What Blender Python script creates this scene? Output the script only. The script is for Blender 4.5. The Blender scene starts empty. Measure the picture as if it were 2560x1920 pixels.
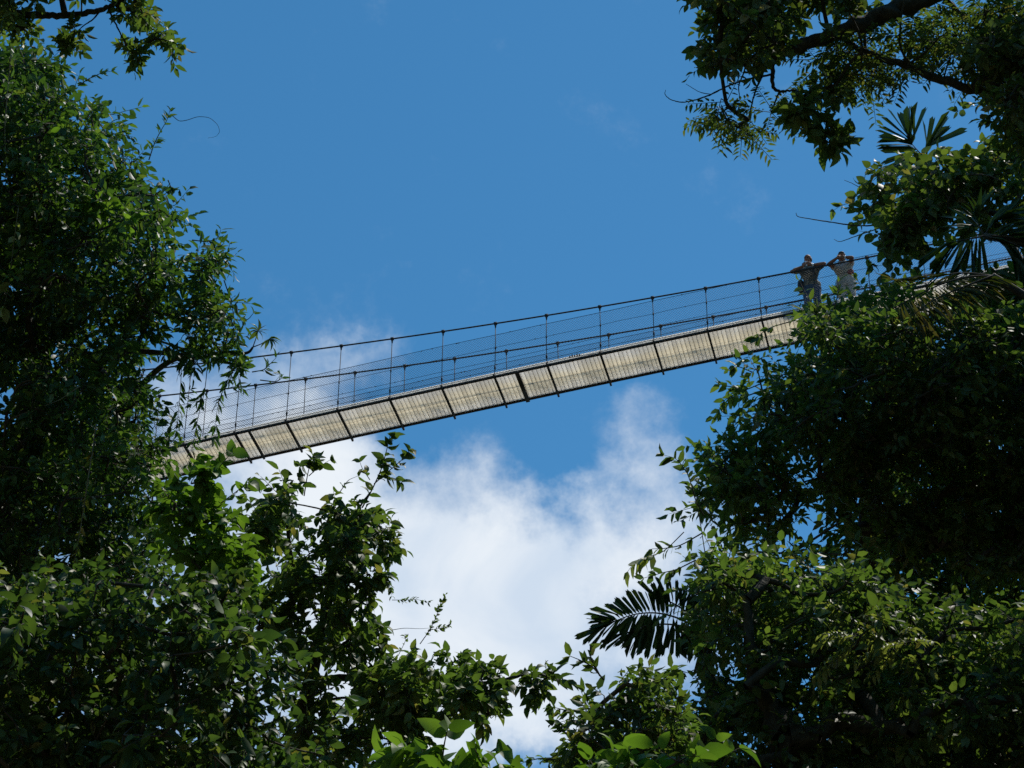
import bpy, bmesh, math, random
import numpy as np
from mathutils import Vector, Matrix

PI = math.pi
R = math.radians
rng = np.random.default_rng(7)
random.seed(7)
scene = bpy.context.scene
C = scene.collection

# ------------------------------------------------------------------ camera
F_PX, PITCH = 6000.0, R(36.0)                 # focal length for a 2560 px wide frame
CAM = np.array([0.0, 0.0, 1.6])
FW = np.array([0, math.cos(PITCH), math.sin(PITCH)])
UP = np.array([0, -math.sin(PITCH), math.cos(PITCH)])
RT = np.array([1.0, 0, 0])


def ray(p):
    return FW + ((p[0] - 1280) / F_PX) * RT + ((960 - p[1]) / F_PX) * UP


def P(x, y, d):
    """world point seen in direction (x, y) at distance d along the view axis"""
    return CAM + d * ray((x, y))


def PV(xy, d):
    xy = np.asarray(xy, float)
    d = np.asarray(d, float).reshape(-1, 1) * np.ones((len(xy), 1))
    r = FW + ((xy[:, :1] - 1280) / F_PX) * RT + ((960 - xy[:, 1:2]) / F_PX) * UP
    return CAM + d * r


cd = bpy.data.cameras.new('camera')
cam = bpy.data.objects.new('camera', cd)
C.objects.link(cam)
cam.location = CAM
cam.rotation_euler = (PI / 2 + PITCH, 0, 0)
cd.sensor_width = 36
cd.lens = F_PX / 2560 * 36
cd.clip_start = 0.1
cd.clip_end = 5000
scene.camera = cam

# ------------------------------------------------------------------ light
SUN_EL, SUN_AZ = R(63), R(58)
w = bpy.data.worlds.new('World')
scene.world = w
w.use_nodes = True
nt = w.node_tree
N, L = nt.nodes, nt.links
N.clear()


def node(tree, typ, **kw):
    n = tree.nodes.new(typ)
    for k, v in kw.items():
        setattr(n, k, v)
    return n


def math_n(tree, op, a, b=None, c=None):
    n = node(tree, 'ShaderNodeMath', operation=op)
    for i, v in enumerate((a, b, c)):
        if v is None:
            continue
        if isinstance(v, (int, float)):
            n.inputs[i].default_value = v
        else:
            tree.links.new(v, n.inputs[i])
    return n.outputs[0]


sky = node(nt, 'ShaderNodeTexSky', sky_type='NISHITA')
sky.sun_disc = False
sky.sun_elevation = SUN_EL
sky.sun_rotation = SUN_AZ
sky.altitude = 300
sky.air_density = 1.0
sky.dust_density = 0.1
sky.ozone_density = 4.0
tc = node(nt, 'ShaderNodeTexCoord')
sep = node(nt, 'ShaderNodeSeparateXYZ')
L.new(tc.outputs['Generated'], sep.inputs[0])
el = math_n(nt, 'ARCSINE', sep.outputs[2])
az = math_n(nt, 'MULTIPLY', math_n(nt, 'ARCTAN2', sep.outputs[0], sep.outputs[1]), math.cos(PITCH))
comb = node(nt, 'ShaderNodeCombineXYZ')
# wispy warp of the sky coordinates
nz = node(nt, 'ShaderNodeTexNoise')
nz.inputs['Scale'].default_value = 14
nz.inputs['Detail'].default_value = 6
nz.inputs['Roughness'].default_value = 0.62
L.new(tc.outputs['Generated'], nz.inputs['Vector'])
sepn = node(nt, 'ShaderNodeSeparateColor')
L.new(nz.outputs['Color'], sepn.inputs[0])
WARP = 0.075
az2 = math_n(nt, 'ADD', az, math_n(nt, 'MULTIPLY', math_n(nt, 'SUBTRACT', sepn.outputs[0], 0.5), WARP))
el2 = math_n(nt, 'ADD', el, math_n(nt, 'MULTIPLY', math_n(nt, 'SUBTRACT', sepn.outputs[1], 0.5), WARP))
L.new(az2, comb.inputs[0])
L.new(el2, comb.inputs[1])
# cloud banks: (direction x, direction y, half width, half height, amount)
CLOUDS = [(1230, 1640, 400, 290, 1.55), (1130, 1380, 300, 150, 0.6), (1520, 1400, 230, 150, 0.65),
          (820, 1270, 230, 170, 1.0), (760, 1100, 170, 90, 0.9), (900, 900, 110, 60, 0.5),
          (720, 930, 130, 75, 0.45), (470, 980, 150, 110, 0.8), (1610, 1130, 75, 120, 0.42),
          (1150, 1180, 90, 80, 0.35), (1650, 1290, 90, 120, 0.5), (1590, 1010, 50, 40, 0.25),
          (300, 1500, 500, 400, 0.8), (1080, 1850, 280, 150, 0.5), (1380, 1190, 90, 70, -0.55), (1330, 1930, 150, 60, -0.35),
          (860, 1900, 120, 90, -0.4), (1060, 1010, 120, 60, -0.25)]
acc = None
for (px, py, rx, ry, amt) in CLOUDS:
    d = ray((px, py))
    d = d / np.linalg.norm(d)
    a0, e0 = math.atan2(d[0], d[1]) * math.cos(PITCH), math.asin(d[2])
    s = node(nt, 'ShaderNodeVectorMath', operation='SUBTRACT')
    L.new(comb.outputs[0], s.inputs[0])
    s.inputs[1].default_value = (a0, e0, 0)
    m = node(nt, 'ShaderNodeVectorMath', operation='MULTIPLY')
    L.new(s.outputs[0], m.inputs[0])
    m.inputs[1].default_value = (F_PX / rx, F_PX / ry, 0)
    dt = node(nt, 'ShaderNodeVectorMath', operation='DOT_PRODUCT')
    L.new(m.outputs[0], dt.inputs[0])
    L.new(m.outputs[0], dt.inputs[1])
    e = math_n(nt, 'EXPONENT', math_n(nt, 'MULTIPLY', dt.outputs['Value'], -0.9))
    acc = math_n(nt, 'MULTIPLY', e, amt) if acc is None else math_n(nt, 'MULTIPLY_ADD', e, amt, acc)
nz2 = node(nt, 'ShaderNodeTexNoise')
nz2.inputs['Scale'].default_value = 22
nz2.inputs['Detail'].default_value = 9
nz2.inputs['Roughness'].default_value = 0.66
L.new(tc.outputs['Generated'], nz2.inputs['Vector'])
dens = math_n(nt, 'ADD', acc, math_n(nt, 'MULTIPLY', math_n(nt, 'SUBTRACT', nz2.outputs['Fac'], 0.5), 1.5))
mr = node(nt, 'ShaderNodeMapRange', interpolation_type='SMOOTHSTEP')
L.new(dens, mr.inputs['Value'])
mr.inputs['From Min'].default_value = 0.10
mr.inputs['From Max'].default_value = 1.5
mr.inputs['To Max'].default_value = 0.97
hs = node(nt, 'ShaderNodeHueSaturation')
hs.inputs['Hue'].default_value = 0.487
hs.inputs['Saturation'].default_value = 1.24
hs.inputs['Value'].default_value = 0.97
L.new(sky.outputs[0], hs.inputs['Color'])
cmix = node(nt, 'ShaderNodeMix', data_type='RGBA')
L.new(mr.outputs[0], cmix.inputs[0])
L.new(hs.outputs[0], cmix.inputs[6])
cl = node(nt, 'ShaderNodeMix', data_type='RGBA')
nz3 = node(nt, 'ShaderNodeTexNoise')
nz3.inputs['Scale'].default_value = 17
nz3.inputs['Detail'].default_value = 7
nz3.inputs['Distortion'].default_value = .4
L.new(tc.outputs['Generated'], nz3.inputs['Vector'])
mr3 = node(nt, 'ShaderNodeMapRange')
L.new(nz3.outputs['Fac'], mr3.inputs['Value'])
mr3.inputs['From Min'].default_value = .34
mr3.inputs['From Max'].default_value = .60
L.new(mr3.outputs[0], cl.inputs[0])
cl.inputs[6].default_value = (4.9, 5.7, 6.7, 1)
cl.inputs[7].default_value = (6.6, 7.0, 7.4, 1)
L.new(cl.outputs[2], cmix.inputs[7])
bg = node(nt, 'ShaderNodeBackground')
bg.inputs['Strength'].default_value = 0.10
L.new(cmix.outputs[2], bg.inputs['Color'])
wo = node(nt, 'ShaderNodeOutputWorld')
L.new(bg.outputs[0], wo.inputs['Surface'])

sd = bpy.data.lights.new('sun', 'SUN')
sun = bpy.data.objects.new('sun', sd)
C.objects.link(sun)
sd.energy = 3.2
sd.angle = R(0.53)
sd.color = (1.0, 0.95, 0.87)
sdir = Vector((math.sin(SUN_AZ) * math.cos(SUN_EL), math.cos(SUN_AZ) * math.cos(SUN_EL), math.sin(SUN_EL)))
sun.rotation_euler = sdir.to_track_quat('Z', 'Y').to_euler()
sun.location = (30, 20, 60)

scene.view_settings.view_transform = 'Standard'
scene.view_settings.look = 'None'
scene.view_settings.exposure = 0.38
scene.view_settings.gamma = 1
scene.render.engine = 'CYCLES'
cy = scene.cycles
cy.use_denoising = False
cy.max_bounces = 8
cy.diffuse_bounces = 4
cy.glossy_bounces = 2
cy.transmission_bounces = 6

# ------------------------------------------------------------------ materials


def new_mat(name):
    m = bpy.data.materials.new(name)
    m.use_nodes = True
    m.node_tree.nodes.clear()
    return m, m.node_tree


def leaf_mat(name, cols, trans=0.35, rough=0.52, spec=0.30):
    """leaf: colour differs from leaf to leaf, light shines through"""
    m, t = new_mat(name)
    g = node(t, 'ShaderNodeNewGeometry')
    cr = node(t, 'ShaderNodeValToRGB')
    els = cr.color_ramp.elements
    n = len(cols)
    els[0].position, els[0].color = 0, (*cols[0][1], 1)
    els[1].position, els[1].color = cols[1][0], (*cols[1][1], 1)
    for p, c in cols[2:]:
        e = els.new(p)
        e.color = (*c, 1)
    t.links.new(g.outputs['Random Per Island'], cr.inputs[0])
    tco = node(t, 'ShaderNodeTexCoord')
    no = node(t, 'ShaderNodeTexNoise')
    no.inputs['Scale'].default_value = 0.9
    no.inputs['Detail'].default_value = 3
    t.links.new(tco.outputs['Object'], no.inputs['Vector'])
    mp = node(t, 'ShaderNodeMapRange')
    t.links.new(no.outputs['Fac'], mp.inputs['Value'])
    mp.inputs['From Min'].default_value = 0.3
    mp.inputs['From Max'].default_value = 0.7
    mp.inputs['To Min'].default_value = 0.85
    mp.inputs['To Max'].default_value = 1.55
    hsv = node(t, 'ShaderNodeHueSaturation')
    t.links.new(cr.outputs[0], hsv.inputs['Color'])
    t.links.new(mp.outputs[0], hsv.inputs['Value'])
    bs = node(t, 'ShaderNodeBsdfPrincipled')
    t.links.new(hsv.outputs[0], bs.inputs['Base Color'])
    bs.inputs['Roughness'].default_value = rough
    bs.inputs['Specular IOR Level'].default_value = spec
    tr = node(t, 'ShaderNodeBsdfTranslucent')
    mx = node(t, 'ShaderNodeMix', data_type='RGBA', blend_type='MULTIPLY')
    mx.inputs[0].default_value = 1
    t.links.new(hsv.outputs[0], mx.inputs[6])
    mx.inputs[7].default_value = (1.7, 1.9, 0.6, 1)
    t.links.new(mx.outputs[2], tr.inputs['Color'])
    ms = node(t, 'ShaderNodeMixShader')
    ms.inputs[0].default_value = trans
    t.links.new(bs.outputs[0], ms.inputs[1])
    t.links.new(tr.outputs[0], ms.inputs[2])
    o = node(t, 'ShaderNodeOutputMaterial')
    t.links.new(ms.outputs[0], o.inputs[0])
    return m


def plain_mat(name, c1, c2, scale=6.0, rough=0.7, metal=0.0, bump=0.0, spec=0.5, trans=None, detail=5.0):
    m, t = new_mat(name)
    tco = node(t, 'ShaderNodeTexCoord')
    no = node(t, 'ShaderNodeTexNoise')
    no.inputs['Scale'].default_value = scale
    no.inputs['Detail'].default_value = detail
    t.links.new(tco.outputs['Object'], no.inputs['Vector'])
    cr = node(t, 'ShaderNodeValToRGB')
    cr.color_ramp.elements[0].position = 0.35
    cr.color_ramp.elements[0].color = (*c1, 1)
    cr.color_ramp.elements[1].position = 0.65
    cr.color_ramp.elements[1].color = (*c2, 1)
    t.links.new(no.outputs['Fac'], cr.inputs[0])
    bs = node(t, 'ShaderNodeBsdfPrincipled')
    t.links.new(cr.outputs[0], bs.inputs['Base Color'])
    bs.inputs['Roughness'].default_value = rough
    bs.inputs['Metallic'].default_value = metal
    bs.inputs['Specular IOR Level'].default_value = spec
    if bump:
        b = node(t, 'ShaderNodeBump')
        b.inputs['Strength'].default_value = bump
        b.inputs['Distance'].default_value = 0.03
        t.links.new(no.outputs['Fac'], b.inputs['Height'])
        t.links.new(b.outputs[0], bs.inputs['Normal'])
    o = node(t, 'ShaderNodeOutputMaterial')
    out = bs.outputs[0]
    if trans:
        tr = node(t, 'ShaderNodeBsdfTranslucent')
        t.links.new(cr.outputs[0], tr.inputs['Color'])
        ms = node(t, 'ShaderNodeMixShader')
        ms.inputs[0].default_value = trans
        t.links.new(out, ms.inputs[1])
        t.links.new(tr.outputs[0], ms.inputs[2])
        out = ms.outputs[0]
    t.links.new(out, o.inputs[0])
    return m


M = {}
G = lambda *c: c
M['vine_leaf'] = leaf_mat('vine_leaf', [(0, (.030, .064, .022)), (.45, (.044, .088, .027)), (.85, (.072, .128, .034)), (1, (.13, .16, .055))], .32)
M['dark_leaf'] = leaf_mat('dark_leaf', [(0, (.048, .082, .030)), (.5, (.070, .112, .037)), (.92, (.105, .142, .046)), (1, (.18, .15, .07))], .38)
M['olive_leaf'] = leaf_mat('olive_leaf', [(0, (.044, .068, .026)), (.5, (.064, .095, .034)), (.9, (.095, .124, .042)), (1, (.16, .13, .06))], .34)
M['bright_leaf'] = leaf_mat('bright_leaf', [(0, (.062, .118, .022)), (.5, (.088, .158, .028)), (1, (.12, .19, .04))], .40)
M['round_leaf'] = leaf_mat('round_leaf', [(0, (.046, .070, .024)), (.5, (.070, .098, .032)), (.9, (.098, .128, .038)), (1, (.18, .12, .07))], .36)
M['under_leaf'] = leaf_mat('under_leaf', [(0, (.034, .066, .026)), (.5, (.048, .088, .031)), (.9, (.078, .122, .038)), (1, (.16, .15, .06))], .31)
M['pale_leaf'] = leaf_mat('pale_leaf', [(0, (.13, .15, .06)), (.5, (.18, .20, .08)), (1, (.22, .24, .10))], .35)
M['yellow_leaf'] = leaf_mat('yellow_leaf', [(0, (.16, .15, .03)), (.5, (.12, .16, .03)), (1, (.28, .17, .04))], .35)
M['palm_leaf'] = leaf_mat('palm_leaf', [(0, (.018, .040, .014)), (.6, (.028, .055, .018)), (1, (.05, .075, .022))], .16, .45)
M['frond_leaf'] = leaf_mat('frond_leaf', [(0, (.030, .045, .016)), (.6, (.060, .066, .026)), (1, (.13, .10, .05))], .2, .5)
M['bark'] = plain_mat('bark', (.035, .028, .020), (.10, .085, .06), 9, .9, bump=.6)
M['moss_bark'] = plain_mat('moss_bark', (.020, .022, .012), (.060, .055, .035), 12, .95, bump=.8)
M['pale_bark'] = plain_mat('pale_bark', (.10, .09, .07), (.20, .18, .14), 10, .9, bump=.5)
M['vine_stem'] = plain_mat('vine_stem', (.16, .15, .09), (.26, .24, .15), 14, .8)
M['ground'] = plain_mat('forest_floor', (.05, .06, .025), (.12, .10, .06), .35, .95, bump=.5)


# ------------------------------------------------------------------ mesh tools
def link(name, me, mats, parent=None, loc=None, smooth=False):
    o = bpy.data.objects.new(name, me)
    C.objects.link(o)
    for m in (mats if isinstance(mats, (list, tuple)) else [mats]):
        me.materials.append(m)
    if parent is not None:
        o.parent = parent
    if loc is not None:
        o.location = loc
    if smooth:
        me.shade_smooth()
    return o


def tag(o, label=None, cat=None, group=None, kind=None):
    if label:
        o['label'] = label
    if cat:
        o['category'] = cat
    if group:
        o['group'] = group
    if kind:
        o['kind'] = kind
    return o


def empty(name, loc, label=None, cat=None, group=None, rz=0):
    o = bpy.data.objects.new(name, None)
    C.objects.link(o)
    o.location = [float(v) for v in loc]
    o.rotation_euler = (0, 0, rz)
    o.empty_display_size = .3
    return tag(o, label, cat, group)


class Buf:
    """collects faces of mixed size (numpy) and builds one mesh"""

    def __init__(s):
        s.v, s.loops, s.sizes, s.mi, s.n = [], [], [], [], 0

    def add(s, verts, faces, mi=0):
        """verts (K,3); faces list of tuples"""
        verts = np.asarray(verts, float).reshape(-1, 3)
        s.v.append(verts)
        for f in faces:
            s.loops.append(np.asarray(f) + s.n)
            s.sizes.append(np.array([len(f)]))
            s.mi.append(np.array([mi]))
        s.n += len(verts)

    def add_many(s, verts, tmpl_faces, mi=0):
        """verts (Ninst,K,3), faces of one instance"""
        n, k, _ = verts.shape
        if n == 0:
            return
        s.v.append(verts.reshape(-1, 3))
        base = (np.arange(n) * k)[:, None] + s.n
        fl = np.concatenate([np.asarray(f) for f in tmpl_faces])
        s.loops.append((base + fl[None, :]).reshape(-1))
        s.sizes.append(np.tile(np.array([len(f) for f in tmpl_faces]), n))
        s.mi.append(np.full(n * len(tmpl_faces), mi))
        s.n += n * k

    def box(s, c, ax, h, mi=0):
        """box: centre, 3 axes, half sizes"""
        c = np.asarray(c, float)
        vs = []
        for sx in (-1, 1):
            for sy in (-1, 1):
                for sz in (-1, 1):
                    vs.append(c + sx * h[0] * ax[0] + sy * h[1] * ax[1] + sz * h[2] * ax[2])
        s.add(vs, [(0, 1, 3, 2), (4, 6, 7, 5), (0, 4, 5, 1), (2, 3, 7, 6), (0, 2, 6, 4), (1, 5, 7, 3)], mi)

    def tube(s, pts, rad, sides=6, mi=0, cap=True, rough=0.0):
        pts = np.asarray(pts, float)
        n = len(pts)
        rad = np.broadcast_to(np.asarray(rad, float), (n,))
        tan = np.gradient(pts, axis=0)
        tan /= np.linalg.norm(tan, axis=1)[:, None] + 1e-9
        a = np.array([0.3, 0.2, 1.0]) if abs(tan[0][2]) < .9 else np.array([1.0, .2, .1])
        vs = []
        for i in range(n):
            b = a - tan[i] * (a @ tan[i])
            b /= np.linalg.norm(b) + 1e-9
            c = np.cross(tan[i], b)
            a = b
            th = np.arange(sides) * 2 * PI / sides
            rr = rad[i] * (1 + (rng.random(sides) - .5) * rough)
            vs.append(pts[i] + (np.cos(th) * rr)[:, None] * b + (np.sin(th) * rr)[:, None] * c)
        fs = []
        for i in range(n - 1):
            for j in range(sides):
                k = (j + 1) % sides
                fs.append((i * sides + j, i * sides + k, (i + 1) * sides + k, (i + 1) * sides + j))
        if cap:
            fs.append(tuple(range(sides))[::-1])
            fs.append(tuple((n - 1) * sides + j for j in range(sides)))
        s.add(np.concatenate(vs), fs, mi)

    def rods(s, p0, p1, r0, r1=None, sides=3, mi=0):
        """many straight thin rods at once"""
        p0, p1 = np.asarray(p0, float), np.asarray(p1, float)
        if len(p0) == 0:
            return
        r1 = r0 if r1 is None else r1
        d = p1 - p0
        d /= np.linalg.norm(d, axis=1)[:, None] + 1e-9
        h = np.where(np.abs(d[:, 2:3]) < .9, np.array([[0, 0, 1.0]]), np.array([[1.0, 0, 0]]))
        b = np.cross(d, h)
        b /= np.linalg.norm(b, axis=1)[:, None] + 1e-9
        c = np.cross(d, b)
        r0 = np.broadcast_to(np.asarray(r0, float), (len(p0),))[:, None]
        r1 = np.broadcast_to(np.asarray(r1, float), (len(p0),))[:, None]
        vs = []
        for (p, r) in ((p0, r0), (p1, r1)):
            for j in range(sides):
                th = 2 * PI * j / sides
                vs.append(p + r * (math.cos(th) * b + math.sin(th) * c))
        v = np.stack(vs, 1)
        fs = [(j, (j + 1) % sides, sides + (j + 1) % sides, sides + j) for j in range(sides)]
        s.add_many(v, fs, mi)

    def mesh(s, name, off=(0, 0, 0)):
        me = bpy.data.meshes.new(name)
        if not s.v:
            return me
        v = np.concatenate(s.v) - np.asarray(off)
        lo = np.concatenate(s.loops)
        sz = np.concatenate(s.sizes)
        me.vertices.add(len(v))
        me.vertices.foreach_set('co', v.astype(np.float32).ravel())
        me.loops.add(len(lo))
        me.loops.foreach_set('vertex_index', lo.astype(np.int32))
        me.polygons.add(len(sz))
        st = np.concatenate([[0], np.cumsum(sz)[:-1]])
        me.polygons.foreach_set('loop_start', st.astype(np.int32))
        me.polygons.foreach_set('loop_total', sz.astype(np.int32))
        me.polygons.foreach_set('material_index', np.concatenate(s.mi).astype(np.int32))
        me.update(calc_edges=True)
        me.validate()
        return me


# leaf shapes: (along, across, up) and faces
LEAF = {
    'ovate': ([(0, 0, 0), (.52, 0, 0), (1, 0, -.10), (.28, .5, .05), (.70, .36, .02), (.28, -.5, .05), (.70, -.36, .02)],
              [(0, 1, 4, 3), (1, 2, 4), (0, 5, 6, 1), (1, 6, 2)]),
    'broad': ([(0, 0, 0), (.2, 0, .02), (.45, 0, .03), (.72, 0, .0), (1, 0, -.14),
               (.08, .26, .03), (.30, .50, .09), (.58, .45, .07), (.82, .24, -.03),
               (.08, -.26, .03), (.30, -.50, .09), (.58, -.45, .07), (.82, -.24, -.03)],
              [(0, 1, 6, 5), (1, 2, 7, 6), (2, 3, 8, 7), (3, 4, 8), (0, 9, 10, 1), (1, 10, 11, 2), (2, 11, 12, 3), (3, 12, 4)]),
    'fish': ([(0, 0, 0), (.5, 0, .0), (.92, .02, -.12), (.16, .34, .03), (.90, .52, -.06), (1.0, .22, -.13),
              (.16, -.34, .03), (.86, -.50, -.06), (.99, -.18, -.14)],
             [(0, 1, 3), (1, 2, 5, 3), (3, 5, 4), (0, 6, 1), (1, 6, 8, 2), (6, 7, 8)]),
    'spike': ([(0, 0, 0), (.45, 0, .02), (1, 0, -.12), (.35, .5, .05), (.35, -.5, .05), (.75, .3, -.03), (.75, -.3, -.03)],
              [(0, 1, 3), (1, 2, 5, 3), (0, 4, 1), (1, 4, 6, 2)]),
}


def norm(a):
    return a / (np.linalg.norm(a, axis=-1, keepdims=True) + 1e-9)


def put_leaves(buf, pos, d, nrm, ln, ratio, kind, mi=0):
    """one small folded leaf mesh island per entry"""
    tv, tf = LEAF[kind]
    tv = np.array(tv)
    d = norm(d)
    nrm = norm(nrm - d * np.sum(nrm * d, 1, keepdims=True))
    s = np.cross(nrm, d)
    n = len(pos)
    ln = np.broadcast_to(np.asarray(ln, float), (n,))[:, None, None]
    wd = ratio * (0.85 + .3 * rng.random(n))[:, None, None]
    curl = (0.5 + 1.6 * rng.random(n))[:, None, None]
    v = pos[:, None, :] + ln * (tv[None, :, :1] * d[:, None, :] + tv[None, :, 1:2] * wd * s[:, None, :] + tv[None, :, 2:3] * curl * nrm[:, None, :])
    buf.add_many(v, tf, mi)


def in_poly(pts, poly):
    x, y = pts[:, 0], pts[:, 1]
    ins = np.zeros(len(pts), bool)
    n = len(poly)
    for i in range(n):
        x0, y0 = poly[i]
        x1, y1 = poly[(i + 1) % n]
        if y0 == y1:
            continue
        c = ((y0 > y) != (y1 > y)) & (x < (x1 - x0) * (y - y0) / (y1 - y0) + x0)
        ins ^= c
    return ins


def edge_dist(pts, poly):
    d = np.full(len(pts), 1e9)
    n = len(poly)
    for i in range(n):
        a, b = np.array(poly[i], float), np.array(poly[(i + 1) % n], float)
        ab = b - a
        t = np.clip(((pts - a) @ ab) / (ab @ ab + 1e-9), 0, 1)
        d = np.minimum(d, np.linalg.norm(pts - a - t[:, None] * ab, axis=1))
    return d


def poly_area(poly):
    p = np.array(poly, float)
    q = np.roll(p, -1, 0)
    return abs(np.sum(p[:, 0] * q[:, 1] - q[:, 0] * p[:, 1])) / 2


def ground_z(x, y):
    a = np.clip((np.abs(x) - 10) / 12, 0, 1)
    return 30 * a * a * (3 - 2 * a) + 0.25 * np.sin(x * .31) * np.cos(y * .27)


def fill_region(leaves, tw, reg, lm=0, wm=1):
    """scatter leafy clumps through a crown volume; returns the clump centres"""
    poly, d0 = reg['poly'], reg['d']
    pxm = F_PX / d0
    kind, lpx, ratio = reg['leaf']
    T = reg.get('T', 2.0)
    cpx = reg.get('clump', 60) * 1.2
    cover = reg.get('cover', 4)
    E = reg.get('E', 220)
    pinn = reg.get('pinnate', False)
    area = poly_area(poly)
    n_leaf = int(cover * area / (lpx * lpx * ratio * .62 * .62))
    k = 13 if pinn else reg.get('k', 7)
    per = reg.get('twigs', 6)
    n_cl = max(3, int(n_leaf / (k * per)))
    lo, hi = np.min(poly, 0), np.max(poly, 0)
    pts = np.zeros((0, 2))
    ph = rng.random(3) * 6.28
    gap = reg.get('gap', .42)
    while len(pts) < n_cl:
        q = lo + rng.random((n_cl * 4 + 50, 2)) * (hi - lo)
        q = q[in_poly(q, poly)]
        e = edge_dist(q, poly)
        q = q[((e > .42 * cpx) | (rng.random(len(q)) < .3 * e / cpx)) & (rng.random(len(q)) < np.clip(.42 + .6 * e / cpx, 0, 1))]
        nz_ = np.sin(q[:, 0] * .021 + ph[0]) * np.sin(q[:, 1] * .026 + ph[1]) + np.sin(q[:, 0] * .047 + q[:, 1] * .031 + ph[2]) * .7
        q = q[rng.random(len(q)) < np.clip(.72 + .45 * nz_, gap, 1)]
        for (hx, hy, hr) in reg.get('holes', []):
            q = q[np.hypot(q[:, 0] - hx, q[:, 1] - hy) > hr]
        pts = np.concatenate([pts, q])
        if len(q) == 0:
            break
    pts = pts[:n_cl]
    if len(pts) == 0:
        return np.zeros((0, 3))
    n_cl = len(pts)
    e = np.clip(edge_dist(pts, poly) / E, 0, 1)
    th = T * np.sqrt(1 - (1 - e) ** 2) + .12 * T
    dep = d0 + th * (rng.random(n_cl) * 2 - 1)
    # keep the silhouette: the outline was taken at distance d0
    cen = PV(pts, dep)
    cr = cpx / pxm * (.7 + .6 * rng.random(n_cl))
    # twigs
    nt_ = n_cl * per
    cc = np.repeat(cen, per, 0)
    rr = np.repeat(cr, per)
    base = cc + norm(rng.normal(size=(nt_, 3))) * (rng.random((nt_, 1)) ** .5 * .45) * rr[:, None]
    dr = norm(rng.normal(size=(nt_, 3)) * np.array([1, 1, .8]) + np.array([0, 0, reg.get('lift', .25)]) + .8 * norm(base - cc))
    ln = rr * (.45 + .65 * rng.random(nt_))
    droop = reg.get('droop', .35)
    if pinn:
        ln = np.full(nt_, lpx * 3.7 / pxm) * (.75 + .4 * rng.random(nt_))
        dr = norm(dr * np.array([1, 1, .45]) + np.array([0, 0, -.25]))
    tip = base + dr * ln[:, None] + np.array([0, 0, -1.0]) * (ln * droop * .35)[:, None]
    trad = reg.get('twig_r', .006)
    tw.rods(base, tip, trad, trad * .5, 3, wm)
    # a stalk from the clump centre to each twig base
    sel = rng.random(nt_) < .5
    tw.rods(cc[sel], base[sel], trad * 1.6, trad, 3, wm)
    # leaves along twigs
    s = np.tile(np.linspace(.22, 1.0, k), nt_) + (0 if pinn else 1) * (rng.random(nt_ * k) - .5) * .1
    b2, d2, l2 = np.repeat(base, k, 0), np.repeat(dr, k, 0), np.repeat(ln, k)
    pos = b2 + d2 * (l2 * s)[:, None] + np.array([0, 0, -1.0]) * (l2 * s * s * droop * .35)[:, None]
    upv = np.array([0, 0, 1.0])
    hz = norm(np.cross(d2, upv) + 1e-4)
    vv = np.cross(hz, d2)
    j = np.tile(np.arange(k), nt_)
    if pinn:
        sg = np.where(j % 2 == 0, 1.0, -1.0)[:, None]
        ld = norm(d2 * .45 + hz * sg * 1.0 + rng.normal(size=pos.shape) * .12 + np.array([0, 0, -droop * .7]))
        nn = np.array([0, 0, 1.0]) + rng.normal(size=pos.shape) * .25
    else:
        ph = j * 2.4 + np.repeat(rng.random(nt_) * 6.28, k)
        perp = np.cos(ph)[:, None] * hz + np.sin(ph)[:, None] * vv * .7
        term = (j == k - 1)[:, None]
        ld = np.where(term, d2, d2 * .55 + perp * .95) + rng.normal(size=pos.shape) * .18 + np.array([0, 0, -droop])
        ld = norm(ld)
        nn = np.array([0, 0, reg.get('upn', .75)]) + rng.normal(size=pos.shape) * .55
    lm_ = lpx / pxm * (.62 + .6 * rng.random(len(pos)))
    pet = norm(ld) * (lm_ * .12)[:, None]
    put_leaves(leaves, pos + pet * .5, ld, nn, lm_, ratio, kind, lm)
    return cen


def shoot(leaves, tw, pts, d, n, lpx, ratio, kind='ovate', r=.01, droop=.3, lm=0, wm=1, s0=.15, jit=.0, tip=True):
    """a leafy shoot along a polyline; d may be a number or one per point"""
    pts = np.asarray(pts, float)
    d = np.broadcast_to(np.asarray(d, float), (len(pts),)).copy()
    d += (rng.random(len(pts)) - .5) * jit
    p = PV(pts, d)
    t = np.linspace(0, len(p) - 1, 4 * len(p))
    q = np.stack([np.interp(t, np.arange(len(p)), p[:, i]) for i in range(3)], 1)
    for _ in range(2):
        q[1:-1] = (q[:-2] + 2 * q[1:-1] + q[2:]) / 4
    tw.tube(q, np.linspace(r, r * .35, len(q)), 5, wm)
    if n == 0:
        return q
    pxm = F_PX / d.mean()
    s = np.sort(s0 + (1 - s0) * rng.random(n)) * (len(q) - 1)
    if tip:
        s[-3:] = len(q) - 1
    pos = np.stack([np.interp(s, np.arange(len(q)), q[:, i]) for i in range(3)], 1)
    tg = norm(np.gradient(q, axis=0))
    td = np.stack([np.interp(s, np.arange(len(q)), tg[:, i]) for i in range(3)], 1)
    perp = norm(np.cross(td, rng.normal(size=td.shape)))
    ld = norm(td * .7 + perp * .9 + np.array([0, 0, -droop]))
    nn = np.array([0, 0, .5]) + rng.normal(size=td.shape) * .7
    put_leaves(leaves, pos, ld, nn, lpx / pxm * (.65 + .55 * rng.random(n)), ratio, kind, lm)
    return q


def smooth_path(p, n=6, wob=0.0):
    p = np.asarray(p, float)
    t = np.linspace(0, len(p) - 1, n * (len(p) - 1) + 1)
    q = np.stack([np.interp(t, np.arange(len(p)), p[:, i]) for i in range(3)], 1)
    for _ in range(n):
        q[1:-1] = (q[:-2] + 2 * q[1:-1] + q[2:]) / 4
    if wob:
        q[1:-1] += rng.normal(size=q[1:-1].shape) * wob
    return q, t


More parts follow.
